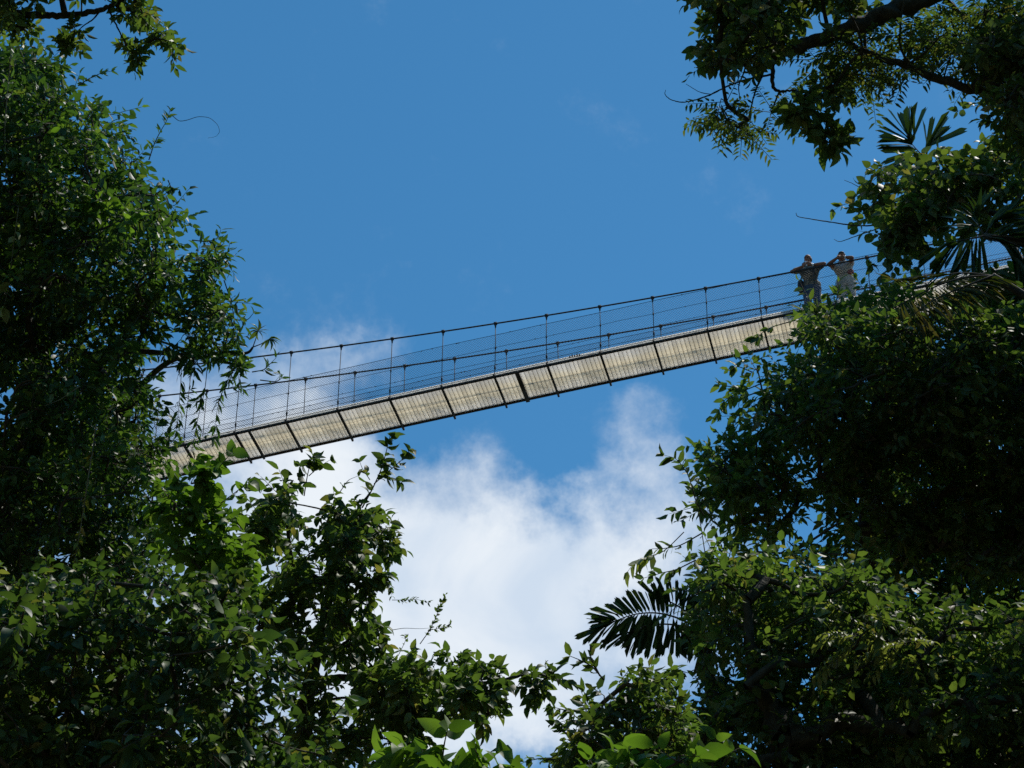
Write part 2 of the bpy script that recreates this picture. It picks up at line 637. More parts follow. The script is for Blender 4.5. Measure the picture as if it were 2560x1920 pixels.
def tree(name, label, cat, regions, trunk, trunk_r, leaf, bark='bark', limbs=(), shoots=(), group=None, net=True, base_xy=None,
         limb_name='limb', crown_name='crown', extra=None):
    """trunk: list of (px, py, d) from the top down; the base drops from its last point to the ground"""
    tp = [P(*q) for q in trunk]
    bx, by = (tp[-1][0], tp[-1][1]) if base_xy is None else base_xy
    base = np.array([bx, by, float(ground_z(bx, by)) - .15])
    root = empty(name, base, label, cat, group)
    leaves = Buf()
    cen = []
    for rg in regions:
        c = fill_region(leaves, leaves, rg, rg.get('lm', 0), 1)
        cen.append(c)
    for s in shoots:
        shoot(leaves, leaves, **s)
    path = [base] + tp[::-1]
    q, t = smooth_path(path, 6, .015)
    tb = Buf()
    fr = np.linspace(0, 1, len(q))
    tr = trunk_r * (1 - .72 * fr) * (1 + .35 * np.exp(-fr * 14))
    tb.tube(q, tr, 10, rough=.12)
    # branch network: every clump hangs on the nearest wood
    if net:
        allc = np.concatenate(cen) if cen else np.zeros((0, 3))
        wood = [q[i] for i in range(len(q) // 3, len(q))]
        wr = [tr[i] for i in range(len(q) // 3, len(q))]
        for (pts, r0, r1) in limbs:
            lp, _ = smooth_path([P(*a) for a in pts], 5, 0)
            wood += list(lp)
            wr += list(np.linspace(r0, r1, len(lp)))
        wood = np.array(wood)
        nW = len(wood)
        par = [-1] * nW
        if len(allc):
            dist = np.min(np.linalg.norm(allc[:, None, :] - wood[None], axis=2), 1)
            order = np.argsort(dist)
            pos = wood.copy()
            for i in order:
                c = allc[i]
                dd = np.linalg.norm(pos - c, axis=1) + np.maximum(0, pos[:, 2] - c[2]) * .6
                k = int(np.argmin(dd))
                pos = np.concatenate([pos, c[None]])
                par.append(k)
            desc = np.ones(len(pos))
            for i in range(len(pos) - 1, nW - 1, -1):
                desc[par[i]] += desc[i]
            for i in range(nW, len(pos)):
                a, b = pos[par[i]], pos[i]
                r1 = .010 * desc[i] ** .45
                r0 = min(.010 * desc[par[i]] ** .45, r1 * 1.6) if par[i] >= nW else r1 * 1.25
                ln = np.linalg.norm(b - a)
                mid = (a + b) / 2 + rng.normal(size=3) * ln * .09 + np.array([0, 0, .05 * ln])
                tt = np.linspace(0, 1, 5)[:, None]
                cv = (1 - tt) ** 2 * a + 2 * tt * (1 - tt) * mid + tt ** 2 * b
                tb.tube(cv, np.linspace(r0, r1, 5), 5, cap=False)
    me = tb.mesh('trunk', base)
    link('trunk', me, M[bark], root, smooth=True)
    for (pts, r0, r1) in limbs:
        lb = Buf()
        lp, _ = smooth_path([P(*a) for a in pts], 7, r0 * .10)
        lb.tube(lp, np.linspace(r0, r1, len(lp)), 8, rough=.35)
        link(limb_name, lb.mesh(limb_name, base), M[bark], root, smooth=True)
    mats = [M[leaf], M[bark]] + [M[e] for e in (extra or [])]
    link(crown_name, leaves.mesh(crown_name, base), mats, root)
    return root


def rg(poly, d, leaf, cover, **k):
    return dict(poly=poly, d=d, leaf=leaf, cover=cover, **k)


def sh(pts, d, n, lpx, ratio, **k):
    return dict(pts=pts, d=d, n=n, lpx=lpx, ratio=ratio, **k)


# ------------------------------------------------------------------ ground
gb = Buf()
xs = np.unique(np.concatenate([np.linspace(-700, -30, 20), np.linspace(-30, 30, 61), np.linspace(30, 700, 20)]))
ys = np.unique(np.concatenate([np.linspace(-300, -20, 10), np.linspace(-20, 80, 51), np.linspace(80, 1200, 25)]))
X, Y = np.meshgrid(xs, ys, indexing='ij')
Z = ground_z(X, Y)
gv = np.stack([X, Y, Z], -1).reshape(-1, 3)
ny = len(ys)
gf = []
for i in range(len(xs) - 1):
    for j in range(ny - 1):
        gf.append((i * ny + j, (i + 1) * ny + j, (i + 1) * ny + j + 1, i * ny + j + 1))
gb.add(gv, gf)
g = link('ground', gb.mesh('ground'), M['ground'], smooth=True)
tag(g, kind='structure')

# ------------------------------------------------------------------ trees on the near side of the bridge, shaded by vines
tree('vine_covered_tree', 'tall tree draped in sunlit leafy vines, covering the low end of the bridge', 'tree', [
    rg([(-350, 40), (0, 95), (60, 95), (110, 120), (175, 175), (205, 222), (262, 258), (290, 300), (322, 332), (340, 370), (375, 405),
        (390, 425), (418, 450), (424, 480), (420, 505), (435, 530), (455, 560), (450, 640), (470, 720), (440, 790), (400, 830), (385, 930),
        (378, 1000), (385, 1060), (440, 1110), (435, 1180), (450, 1280), (440, 1400), (400, 1520), (-350, 1600)],
       38, ('ovate', 27, .46), 5.6, T=2.6, clump=62, E=260, droop=.45, upn=.55),
    rg([(450, 550), (490, 595), (545, 612), (568, 630), (560, 680), (578, 705), (572, 740), (586, 780), (600, 805), (618, 870), (640, 912),
        (668, 955), (630, 945), (582, 945), (540, 940), (477, 930), (430, 890), (400, 830), (440, 780), (470, 700), (450, 640)],
       37.5, ('ovate', 30, .36), 3.0, T=1.2, clump=42, E=120, droop=.3),
    rg([(0, 230), (120, 200), (250, 270), (340, 380), (400, 480), (410, 600), (250, 700), (0, 650)], 36.6, ('broad', 44, .42), .45, T=1.2, clump=50, k=5, twigs=4, lm=2),
    rg([(0, 650), (380, 700), (370, 1000), (400, 1350), (0, 1450)], 36.4, ('broad', 42, .5), .35, T=.8, clump=50, k=4, twigs=4, lm=0),
], [(120, 330, 39), (100, 800, 39), (60, 1400, 39)], .42, 'vine_leaf', extra=['bright_leaf'], shoots=[
    sh([(372, 400), (385, 360), (400, 330), (418, 300), (425, 275)], 37.5, 34, 24, .3),
    sh([(195, 215), (225, 195), (255, 182), (278, 178)], 37.5, 22, 22, .3),
    sh([(480, 600), (520, 605), (545, 595), (552, 575)], 37.5, 16, 32, .3),
    sh([(550, 650), (570, 630), (574, 610)], 37.5, 10, 28, .32),
    sh([(590, 800), (620, 800), (634, 782)], 37.5, 5, 22, .4),
    sh([(630, 930), (660, 925), (675, 910), (690, 895)], 37.5, 14, 30, .24),
    sh([(650, 950), (690, 955), (705, 945), (700, 935)], 37.5, 10, 26, .26),
    sh([(560, 700), (580, 760), (590, 830), (600, 870)], 37.5, 22, 30, .34),
    sh([(420, 450), (428, 470), (432, 490)], 37.5, 10, 28, .35),
])

tree('overhanging_tree', 'tree reaching in overhead with one thin curved bough of drooping dark leaves', 'tree', [
    rg([(105, 50), (200, 58), (228, 85), (224, 130), (170, 158), (130, 135), (150, 100)], 31, ('ovate', 26, .46), 2.8, T=.6, clump=34, E=60),
    rg([(280, 0), (425, -10), (440, 85), (425, 112), (395, 132), (370, 95), (320, 70), (290, 40)], 31, ('ovate', 29, .48), 3.4, T=.7, clump=36, E=60),
    rg([(290, 100), (350, 110), (348, 160), (320, 152), (275, 147)], 31, ('ovate', 26, .46), 2.2, T=.4, clump=26, E=40),
    rg([(-300, -260), (460, -280), (430, -15), (300, 0), (120, 5), (110, 20), (0, 70), (-300, 80)], 31, ('ovate', 28, .48), 4, T=1.5, clump=50),
    rg([(-40, 30), (60, 50), (112, 75), (100, 120), (40, 95), (-40, 110)], 31, ('ovate', 27, .46), 3.2, T=.7, clump=36, E=60),
], [(-420, -60, 31), (-480, 600, 31)], .35, 'dark_leaf', 'moss_bark', limbs=[
    ([(-420, -40, 31), (-120, 15, 31), (21, 25, 31), (63, 38, 31), (135, 40, 31), (181, 38, 31), (236, 30, 31), (274, 17, 31), (304, 2, 31), (340, -40, 31)], .065, .022),
    ([(270, 20, 31), (288, 58, 31), (305, 92, 31), (330, 130, 31)], .014, .006),
    ([(250, 28, 31), (232, 50, 31), (205, 66, 31), (190, 84, 31)], .012, .005)])

tree('backlit_tree', 'dark spreading tree against white cloud, its long lower arm reaching over the gap', 'tree', [
    rg([(560, 1300), (690, 1225), (745, 1205), (800, 1235), (870, 1225), (925, 1235), (945, 1280), (990, 1305), (995, 1335), (1012, 1390),
        (985, 1415), (966, 1456), (948, 1494), (995, 1525), (990, 1575), (1000, 1640), (960, 1680), (880, 1650), (800, 1690), (720, 1700),
        (640, 1600), (590, 1480), (580, 1380), (590, 1300)], 34, ('broad', 33, .50), 3.7, T=1.3, clump=50, E=150, droop=.5,
       holes=[(770, 1440, 30), (840, 1500, 22), (735, 1300, 18)]),
    rg([(950, 1600), (1036, 1608), (1060, 1592), (1100, 1612), (1095, 1635), (1160, 1632), (1180, 1668), (1230, 1662), (1262, 1660), (1278, 1690),
        (1240, 1730), (1290, 1780), (1295, 1812), (1243, 1826), (1200, 1800), (1100, 1810), (1000, 1830), (900, 1800), (880, 1700)], 33.5,
       ('broad', 33, .52), 5.2, T=1.0, clump=44, E=90, droop=.5),
    rg([(1298, 1662), (1370, 1656), (1395, 1712), (1375, 1725), (1335, 1750), (1300, 1722)], 33.5, ('broad', 34, .55), 3.0, T=.4, clump=34, E=40, droop=.6),
    rg([(680, 1680), (960, 1700), (1100, 1780), (1050, 1850), (900, 1920), (820, 2000), (700, 1900)], 34, ('broad', 32, .5), 3.4, T=1.0, clump=50, droop=.5),
], [(860, 1330, 34.5), (800, 1600, 34.5), (740, 1850, 34.5)], .16, 'dark_leaf', 'moss_bark', limbs=[
    ([(780, 1700, 34.4), (900, 1690, 34), (1040, 1690, 33.6), (1180, 1715, 33.5), (1300, 1690, 33.5), (1350, 1685, 33.5)], .06, .012),
    ([(745, 1780, 34.4), (800, 1750, 34), (900, 1740, 33.8), (1010, 1790, 33.6)], .03, .008),
    ([(850, 1340, 34.4), (880, 1290, 34.2), (905, 1260, 34), (925, 1230, 34)], .025, .010)], shoots=[
    sh([(905, 1270), (930, 1225), (955, 1170), (968, 1120), (975, 1090)], 34, 30, 37, .5, kind='broad', droop=.45, r=.012),
    sh([(935, 1210), (975, 1175), (1005, 1150), (1022, 1128)], 34, 18, 34, .5, kind='broad', droop=.45, r=.009),
    sh([(950, 1190), (985, 1195), (1003, 1205)], 34, 10, 34, .5, kind='broad', droop=.5, r=.008),
    sh([(925, 1200), (905, 1170), (900, 1155)], 34, 7, 34, .45, kind='broad', droop=.3, r=.007),
    sh([(760, 1240), (768, 1190), (775, 1160), (782, 1140)], 34, 16, 36, .58, kind='broad', droop=.3, r=.01),
    sh([(772, 1190), (800, 1165), (825, 1150)], 34, 10, 36, .58, kind='broad', droop=.3, r=.008),
    sh([(745, 1200), (748, 1165)], 34, 5, 34, .58, kind='broad', droop=.3, r=.007),
    sh([(850, 1230), (870, 1200), (895, 1190)], 34, 6, 28, .5, droop=.3, r=.007),
    sh([(1050, 1610), (1075, 1575), (1090, 1545), (1100, 1510), (1115, 1485)], 33.5, 60, 13, .55, r=.007, droop=.1, tip=False),
    sh([(1075, 1575), (1105, 1570), (1125, 1560)], 33.5, 26, 13, .55, r=.004, droop=.1),
    sh([(980, 1575), (1010, 1570), (1050, 1572), (1075, 1570)], 33.5, 0, 12, .5, r=.005),
    sh([(980, 1500), (1010, 1500), (1040, 1498), (1070, 1505)], 33.5, 30, 14, .5, r=.005, droop=.2),
    sh([(970, 1440), (975, 1470), (980, 1490)], 33.5, 20, 14, .5, r=.005),
    sh([(995, 1640), (1015, 1600), (1012, 1590)], 33.5, 14, 14, .5, r=.005)])

tree('broadleaf_sapling', 'young tree with rounded light green leaves just below the end of the bridge deck', 'tree', [
    rg([(420, 1180), (455, 1150), (520, 1135), (575, 1125), (585, 1150), (548, 1180), (600, 1190), (628, 1215), (600, 1245), (560, 1235),
        (590, 1300), (560, 1330), (480, 1290), (420, 1240)], 31, ('broad', 36, .66), 3.2, T=.6, clump=36, E=60, droop=.45),
    rg([(390, 1200), (560, 1250), (630, 1270), (645, 1400), (640, 1520), (500, 1520), (400, 1420)], 31, ('broad', 34, .6), 6, T=1.0, clump=46, droop=.45),
], [(510, 1200, 31), (520, 1500, 31.5), (530, 1850, 32)], .07, 'bright_leaf', 'bark', shoots=[
    sh([(520, 1200), (555, 1160), (580, 1130)], 31, 14, 38, .7, kind='broad', droop=.3),
    sh([(470, 1200), (480, 1165), (500, 1140)], 31, 12, 38, .7, kind='broad', droop=.3),
    sh([(550, 1260), (590, 1230), (620, 1205)], 31, 12, 44, .7, kind='broad', droop=.5)])

tree('understory_tree', 'bushy understory tree with large mixed green leaves at the foot of the vine covered tree', 'tree', [
    rg([(-300, 1400), (100, 1430), (250, 1390), (380, 1430), (480, 1400), (600, 1440), (690, 1600), (718, 1650), (700, 1720), (665, 1780),
        (690, 1815), (760, 1830), (840, 1862), (800, 1915), (820, 2150), (-300, 2150)], 26, ('broad', 34, .52), 5.2, T=1.9, clump=66, E=240, droop=.5,
       upn=.5, holes=[(85, 1880, 22), (40, 1700, 22), (565, 1750, 18)]),
    rg([(-300, 1480), (300, 1500), (480, 1450), (680, 1600), (690, 1700), (640, 1800), (700, 2100), (-300, 2100)], 25, ('broad', 52, .5), 1.0, T=1.6, clump=70,
       droop=.5, k=5, twigs=8),
], [(300, 1600, 26.5), (280, 1900, 26.5)], .14, 'under_leaf', shoots=[
    sh([(660, 1640), (690, 1620), (705, 1605)], 25, 9, 46, .6, kind='broad', droop=.4),
    sh([(430, 1640), (445, 1610), (450, 1595)], 24.5, 8, 48, .5, kind='broad', droop=.3),
    sh([(830, 1800), (855, 1765), (870, 1745)], 25.5, 6, 46, .75, kind='broad', droop=.5),
    sh([(700, 1850), (730, 1815), (745, 1800)], 25.5, 6, 40, .7, kind='broad', droop=.5)])

tree('broadleaf_shrub', 'light green shrub of big oval leaves poking up under the white cloud', 'shrub', [
    rg([(975, 1925), (1000, 1880), (1060, 1870), (1100, 1845), (1171, 1848), (1205, 1875), (1255, 1900), (1250, 1940), (1230, 2100), (950, 2100)], 19,
       ('broad', 66, .62), 4.2, T=.6, clump=46, E=90, droop=.5, k=4, twigs=8),
], [(1110, 1980, 19), (1100, 2150, 19)], .05, 'bright_leaf', shoots=[
    sh([(1010, 1960), (985, 1900), (965, 1890)], 19, 5, 72, .5, kind='broad', droop=.6),
    sh([(1100, 1950), (1110, 1860), (1120, 1820)], 19, 8, 78, .5, kind='broad', droop=.5),
    sh([(1170, 1950), (1215, 1890), (1240, 1870)], 19, 6, 76, .55, kind='broad', droop=.6)])

# ------------------------------------------------------------------ trees across the gap
PIN = ('spike', 24, .32)
tree('pinnate_tree', 'large tree with a thick dark mossy limb and feathery leaflets hanging into the blue sky', 'tree', [
    rg([(1716, -110), (1716, 0), (1720, 60), (1726, 110), (1720, 160), (1738, 195), (1850, 172), (1950, 150), (2000, 110), (2100, 60), (2300, -20), (2300, -110)],
       30, ('broad', 31, .55), 5.0, T=1.2, clump=46, E=100, droop=.5),
    rg([(1735, 195), (1765, 240), (1775, 285), (1815, 335), (1845, 350), (1885, 345), (1900, 330), (1885, 300), (1885, 260), (1860, 200), (1820, 180)],
       30, PIN, 2.0, T=.6, clump=34, E=70, pinnate=True),
    rg([(2000, 110), (2100, 60), (2300, -20), (2700, -100), (2700, 150), (2421, 205), (2315, 205), (2231, 188), (2222, 238), (2168, 258), (2100, 240),
        (2062, 250), (2020, 180)], 30.5, PIN, 2.2, T=1.0, clump=44, E=90, pinnate=True),
    rg([(2420, 60), (2560, 20), (2800, 0), (2800, 480), (2560, 400), (2480, 290), (2430, 235)], 30, ('ovate', 30, .5), 9.0, T=1.4, clump=50, E=90),
    rg([(1990, 140), (2080, 150), (2130, 180), (2100, 240), (2050, 250), (2010, 200)], 30, ('ovate', 32, .5), 4, T=.5, clump=34, E=50),
    rg([(1890, 330), (1940, 285), (1940, 270), (1900, 270), (1885, 330)], 30, PIN, 2.0, T=.3, clump=26, E=40, pinnate=True),
    rg([(2650, -500), (3800, -500), (3800, 700), (2800, 600)], 36, ('ovate', 60, .5), 1.9, T=3.0, clump=110, E=400),  # unseen canopy outside the frame, added to cast shade on the trees below
], [(2760, -400, 30.5), (2860, 200, 30.5), (2900, 900, 30.5)], .42, 'olive_leaf', 'moss_bark', limbs=[
    ([(2780, -320, 30.4), (2560, -120, 30.2), (2420, -60, 30.1), (2300, 0, 30), (2200, 42, 30), (2087, 82, 30), (2010, 115, 30), (1950, 132, 30), (1890, 150, 30), (1830, 172, 30)], .19, .025),
    ([(2860, 420, 30.5), (2700, 320, 30.4), (2560, 268, 30.3), (2433, 224, 30.2), (2340, 195, 30.2), (2260, 160, 30.2), (2180, 139, 30.2), (2130, 110, 30.2), (2100, 92, 30.1)], .085, .028),
    ([(2340, -40, 30.2), (2366, 0, 30.2), (2412, 46, 30.2), (2442, 67, 30.2), (2520, 130, 30.2)], .04, .02),
    ([(1945, 134, 30), (1931, 150, 30), (1931, 190, 29.9), (1932, 222, 29.9), (1952, 230, 29.9), (1990, 224, 29.9), (2010, 240, 29.9)], .035, .010),
    ([(1931, 186, 29.9), (1876, 196, 29.9), (1826, 211, 29.9), (1779, 236, 29.8), (1740, 250, 29.8), (1707, 257, 29.8), (1676, 250, 29.8), (1661, 236, 29.8), (1664, 225, 29.8)], .014, .003),
    ([(1905, 192, 29.9), (1890, 220, 29.9), (1880, 260, 29.9), (1870, 300, 29.9)], .014, .006),
    ([(1870, 150, 30), (1858, 185, 30), (1845, 215, 29.9), (1850, 250, 29.9)], .012, .005),
    ([(1779, 236, 29.8), (1750, 232, 29.8), (1715, 210, 29.8)], .006, .003)])

for (nm, lb, pl, limb) in (
    ('limb_epiphyte', 'large leaved dark epiphyte dangling lowest from the mossy limb, beside the fan palm',
     [[(2010, 335), (2050, 310), (2100, 312), (2165, 333), (2170, 358), (2115, 390), (2062, 374), (2020, 366)]],
     [(2000, 240), (2041, 285), (2080, 320), (2120, 350)]),
    ('limb_epiphyte', 'smaller dark leaved epiphyte clinging under the elbow of the bare twigs on the mossy limb',
     [[(1955, 305), (1975, 250), (2040, 235), (2045, 290), (2010, 310)]],
     [(1985, 226), (2000, 250), (2000, 280)]),
):
    b = P(*limb[0], 29.8)
    root = empty(nm, b, lb, 'plant', 'epiphytes hanging from the mossy limb')
    lv, st = Buf(), Buf()
    for pg in pl:
        fill_region(lv, lv, rg(pg, 29.8, ('broad', 40, .5), 2.2, T=.4, clump=34, E=50, droop=.35, k=5, twigs=7), 0, 1)
    shoot(lv, st, np.array(limb, float), 29.8, 10, 42, .5, 'broad', .012, lm=0, wm=0)
    link('foliage', lv.mesh('foliage', b), [M['dark_leaf'], M['moss_bark']], root)
    link('stem', st.mesh('stem', b), M['moss_bark'], root)

tree('round_leaved_tree', 'airy tree of round olive leaves standing above the two people', 'tree', [
    rg([(2175, 447), (2222, 418), (2265, 392), (2298, 368), (2357, 342), (2400, 352), (2440, 335), (2475, 300), (2560, 290), (2900, 250), (2900, 650), (2560, 600),
        (2450, 560), (2341, 612), (2294, 672), (2231, 690), (2205, 680), (2195, 630), (2195, 600), (2170, 560), (2165, 495)], 42, ('broad', 27, .72), 6.0,
       T=1.6, clump=48, E=130, droop=.45),
    rg([(2400, 700), (2440, 650), (2500, 640), (2560, 640), (2900, 700), (2900, 1000), (2440, 960), (2420, 853)], 40, ('broad', 30, .6), 8, T=1.2, clump=50, droop=.4),
], [(2580, 330, 42.5), (2600, 700, 42), (2640, 1200, 41.5)], .2, 'round_leaf', 'bark', limbs=[
    ([(2640, 590, 42), (2560, 555, 42), (2450, 525, 42), (2340, 505, 42), (2243, 498, 42), (2165, 520, 42)], .075, .018),
    ([(2550, 540, 42), (2545, 440, 42), (2543, 340, 42), (2530, 280, 42)], .04, .015),
    ([(2300, 540, 42), (2220, 560, 42), (2146, 566, 42), (2080, 556, 42), (2030, 548, 42), (1992, 542, 42), (1990, 532, 42)], .016, .005),
    ([(2200, 500, 42), (2165, 478, 42), (2135, 460, 42), (2110, 450, 42)], .010, .004),
    ([(2165, 478, 42), (2160, 450, 42), (2168, 416, 42)], .008, .004),
    ([(2200, 570, 42), (2140, 590, 42), (2098, 606, 42), (2085, 598, 42)], .010, .004)], shoots=[
    sh([(2165, 520), (2140, 505), (2105, 512), (2085, 525)], 42, 12, 24, .5, r=.008),
    sh([(2170, 640), (2180, 670), (2200, 690)], 42, 10, 28, .75, kind='broad', r=.006),
    sh([(2560, 280), (2500, 262), (2440, 262), (2390, 280)], 41, 30, 26, .6, kind='broad', r=.008)])

tree('dense_tree', 'dense broad crowned tree hiding the legs of the two people on the bridge', 'tree', [
    rg([(1998, 785), (2030, 776), (2075, 742), (2105, 722), (2135, 730), (2196, 716), (2240, 722), (2330, 730), (2440, 740), (2560, 720), (2900, 830),
        (2900, 1200), (2400, 1230), (2150, 1180), (1960, 1150), (1850, 1140), (1800, 1120), (1850, 1100), (1835, 1075), (1785, 1048), (1792, 1005),
        (1795, 975), (1830, 955), (1828, 925), (1865, 902), (1930, 885), (1975, 870), (1960, 850), (1895, 850), (1932, 812), (1970, 778)],
       38, ('ovate', 28, .46), 5.8, T=2.4, clump=60, E=260, droop=.4, upn=.6),
    rg([(1745, 1130), (1830, 1085), (1960, 1110), (2150, 1150), (2400, 1200), (2900, 1150), (2900, 1480), (2400, 1450), (2220, 1420), (2150, 1300),
        (2060, 1290), (1960, 1275), (1880, 1280), (1800, 1295), (1730, 1290), (1735, 1235), (1750, 1200)], 37.5, ('ovate', 31, .5), 4.6, T=1.8, clump=52,
       E=180, droop=.45, holes=[(2100, 1165, 24), (2390, 1175, 24)]),
    rg([(1675, 1400), (1700, 1290), (1745, 1200), (1850, 1150), (2150, 1200), (2180, 1440), (1950, 1430), (1690, 1440)], 37.2, ('ovate', 33, .46), 1.5, T=1.2, clump=50, E=80),
    rg([(1850, 940), (2050, 810), (2350, 780), (2560, 850), (2560, 1150), (1900, 1100)], 36.6, ('broad', 42, .46), .35, T=.8, clump=50, k=5, twigs=4),
], [(2200, 880, 38.5), (2180, 1200, 38.5), (2150, 1600, 38.5)], .3, 'dark_leaf', shoots=[
    sh([(1900, 960), (1840, 985), (1810, 1000), (1795, 1030)], 37.5, 20, 33, .5),
    sh([(1850, 1030), (1830, 1060), (1835, 1080)], 37.5, 10, 33, .5),
    sh([(1880, 930), (1845, 915), (1822, 925)], 37.5, 14, 30, .46),
    sh([(1850, 970), (1815, 965), (1800, 960)], 37.5, 12, 30, .46),
    sh([(1990, 800), (1920, 820), (1885, 850)], 37.5, 20, 30, .46),
    sh([(2085, 775), (2095, 735), (2096, 705)], 36.5, 14, 32, .34, droop=-.1),
    sh([(2045, 800), (2040, 770), (2055, 745)], 36.5, 14, 32, .34, droop=-.1),
    sh([(1830, 1180), (1790, 1130), (1775, 1125)], 37.5, 14, 30, .42),
    sh([(1830, 1240), (1780, 1200), (1765, 1190)], 37.5, 12, 38, .45)])

tree('shaded_tree', 'deeply shaded tree with a dark slanting stem in the lower corner under the dense tree', 'tree', [
    rg([(1690, 1461), (1665, 1420), (1690, 1375), (1740, 1385), (1830, 1352), (1960, 1368), (2000, 1400), (2100, 1400), (2200, 1350), (2300, 1480), (2900, 1480),
        (2900, 2150), (1650, 2150), (1640, 1900), (1690, 1760), (1720, 1680), (1690, 1600), (1700, 1520)], 31, ('ovate', 31, .48), 6.2, T=2.2, clump=62,
       E=240, droop=.45, upn=.55, holes=[(1715, 1745, 40), (2120, 1780, 16), (2180, 1770, 14), (1800, 1760, 14)]),
    rg([(2040, 1500), (2220, 1490), (2340, 1640), (2200, 1690), (2060, 1650)], 28.8, ('broad', 30, .34), .22, T=.4, clump=60, pinnate=True, droop=.9, lm=2),
    rg([(1700, 1480), (2000, 1440), (2560, 1550), (2560, 1900), (1800, 1900)], 29, ('broad', 46, .5), .3, T=.6, clump=60, k=4, twigs=4),
], [(1868, 1500, 29.2), (1873, 1600, 29), (1882, 1680, 29), (1905, 1740, 29), (1945, 1800, 29), (1962, 1920, 29)], .17, 'dark_leaf', 'moss_bark', extra=['pale_leaf'], shoots=[
    sh([(1760, 1330), (1700, 1365), (1655, 1372), (1630, 1372)], 31, 16, 34, .42),
    sh([(1740, 1400), (1690, 1425), (1655, 1432), (1610, 1445)], 31, 16, 34, .42),
    sh([(1760, 1290), (1738, 1250), (1725, 1200), (1712, 1165)], 31, 18, 34, .42)])

tree('rear_tree', 'blackish tree filling the gap behind the dense tree and the shaded tree', 'tree', [
    rg([(2090, 1050), (2300, 900), (2900, 800), (2900, 2150), (2060, 2150), (2040, 1500), (2130, 1400), (2170, 1250)], 43.5, ('ovate', 34, .5), 3.8, T=2.2,
       clump=70, droop=.4),
], [(2400, 1000, 44), (2380, 1600, 44)], .3, 'dark_leaf')

tree('leafy_shrub', 'glossy dark shrub with a pinnate sprig, growing under the jagged palm frond', 'shrub', [
    rg([(1400, 1830), (1405, 1785), (1450, 1775), (1500, 1700), (1520, 1680), (1560, 1660), (1650, 1640), (1720, 1700), (1740, 1900), (1720, 2100), (1330, 2100),
        (1330, 1930), (1360, 1900), (1400, 1885)], 25, ('ovate', 37, .42), 4.5, T=1.0, clump=48, E=130, droop=.4),
], [(1600, 1700, 25.5), (1610, 1900, 25.5)], .07, 'dark_leaf', shoots=[
    sh([(1510, 1700), (1480, 1665), (1450, 1650), (1425, 1640)], 24.8, 12, 38, .42, droop=.1),
    sh([(1500, 1690), (1475, 1640), (1478, 1620)], 24.8, 10, 34, .42, droop=.1),
    sh([(1450, 1780), (1410, 1775), (1385, 1768)], 24.8, 10, 36, .4, droop=.3),
    sh([(1420, 1840), (1400, 1815), (1385, 1810)], 24.8, 10, 36, .42),
    sh([(1400, 1900), (1350, 1895), (1310, 1905)], 24.8, 14, 34, .42, droop=.2)])

tree('bright_shrub', 'sunlit yellow green shrub with big leaves at the foot of the shaded tree', 'shrub', [
    rg([(1475, 1870), (1520, 1845), (1600, 1855), (1680, 1875), (1780, 1850), (1810, 1838), (1850, 1875), (1840, 2100), (1440, 2100)], 19,
       ('broad', 66, .52), 4.5, T=.6, clump=46, E=90, droop=.5, k=4, twigs=8),
], [(1650, 1960, 19), (1650, 2150, 19)], .05, 'bright_leaf', shoots=[
    sh([(1800, 1930), (1830, 1880), (1850, 1870)], 19, 6, 60, .45, kind='broad', droop=.3),
    sh([(1780, 1930), (1785, 1870), (1790, 1845)], 19, 6, 60, .5, kind='broad', droop=.3)])

# ------------------------------------------------------------------ palms
def frond_leaf(name, lists, d, root, off, mat, kind='fish', sag=.0):
    """lists: rachis pixels, leaflet (angle, length px, width px) entries; one blade mesh per frond"""
    b = Buf()
    for (pts, items) in lists:
        q = PV(np.asarray(pts, float), np.broadcast_to(np.asarray(d, float), (len(pts),)))
        q, _ = smooth_path(q, 5)
        b.tube(q, np.linspace(.017, .006, len(q)), 6, 1)
        for (s, ang, lpx, wpx, dz) in items:
            k = s * (len(q) - 1)
            p = np.array([np.interp(k, np.arange(len(q)), q[:, i]) for i in range(3)])
            dm = float(np.mean(d))
            dv = math.cos(R(ang)) * RT - math.sin(R(ang)) * UP * 1.0 + dz * FW
            dv = dv / np.linalg.norm(dv)
            nn = np.array([[0, -.35, .8]]) + rng.normal(size=(1, 3)) * .45 - FW * .5
            put_leaves(b, p[None], dv[None], nn, np.array([lpx * dm / F_PX]), wpx / lpx, kind, 0)
    o = link(name, b.mesh(name, off), [M[mat], M['bark']], root)
    return o


def palm(label, top, d, r, fronds, mat, group='jagged leaved palms among the trees', low=None):
    pt = [P(*top, d)]
    if low:
        pt.append(P(*low))
    bx, by = pt[-1][0], pt[-1][1]
    base = np.array([bx, by, float(ground_z(bx, by)) - .15])
    root = empty('palm_tree', base, label, 'palm', group)
    t = Buf()
    q, _ = smooth_path([base] + pt[::-1], 8)
    t.tube(q, np.linspace(r * 1.3, r * .8, len(q)), 10, rough=.05)
    link('trunk', t.mesh('trunk', base), M['bark'], root, smooth=True)
    for f in fronds:
        frond_leaf('frond', [f[:2]], f[2] if len(f) > 2 else d, root, base, mat, f[3] if len(f) > 3 else 'fish')
    return root


def fan(a0, a1, n, l0, l1, wd, s0=.0, s1=1.0, jz=.35):
    return [(s0 + (s1 - s0) * i / max(1, n - 1), a0 + (a1 - a0) * i / max(1, n - 1) + random.uniform(-4, 4), random.uniform(l0, l1), wd * random.uniform(.8, 1.2),
             random.uniform(-jz, jz)) for i in range(n)]


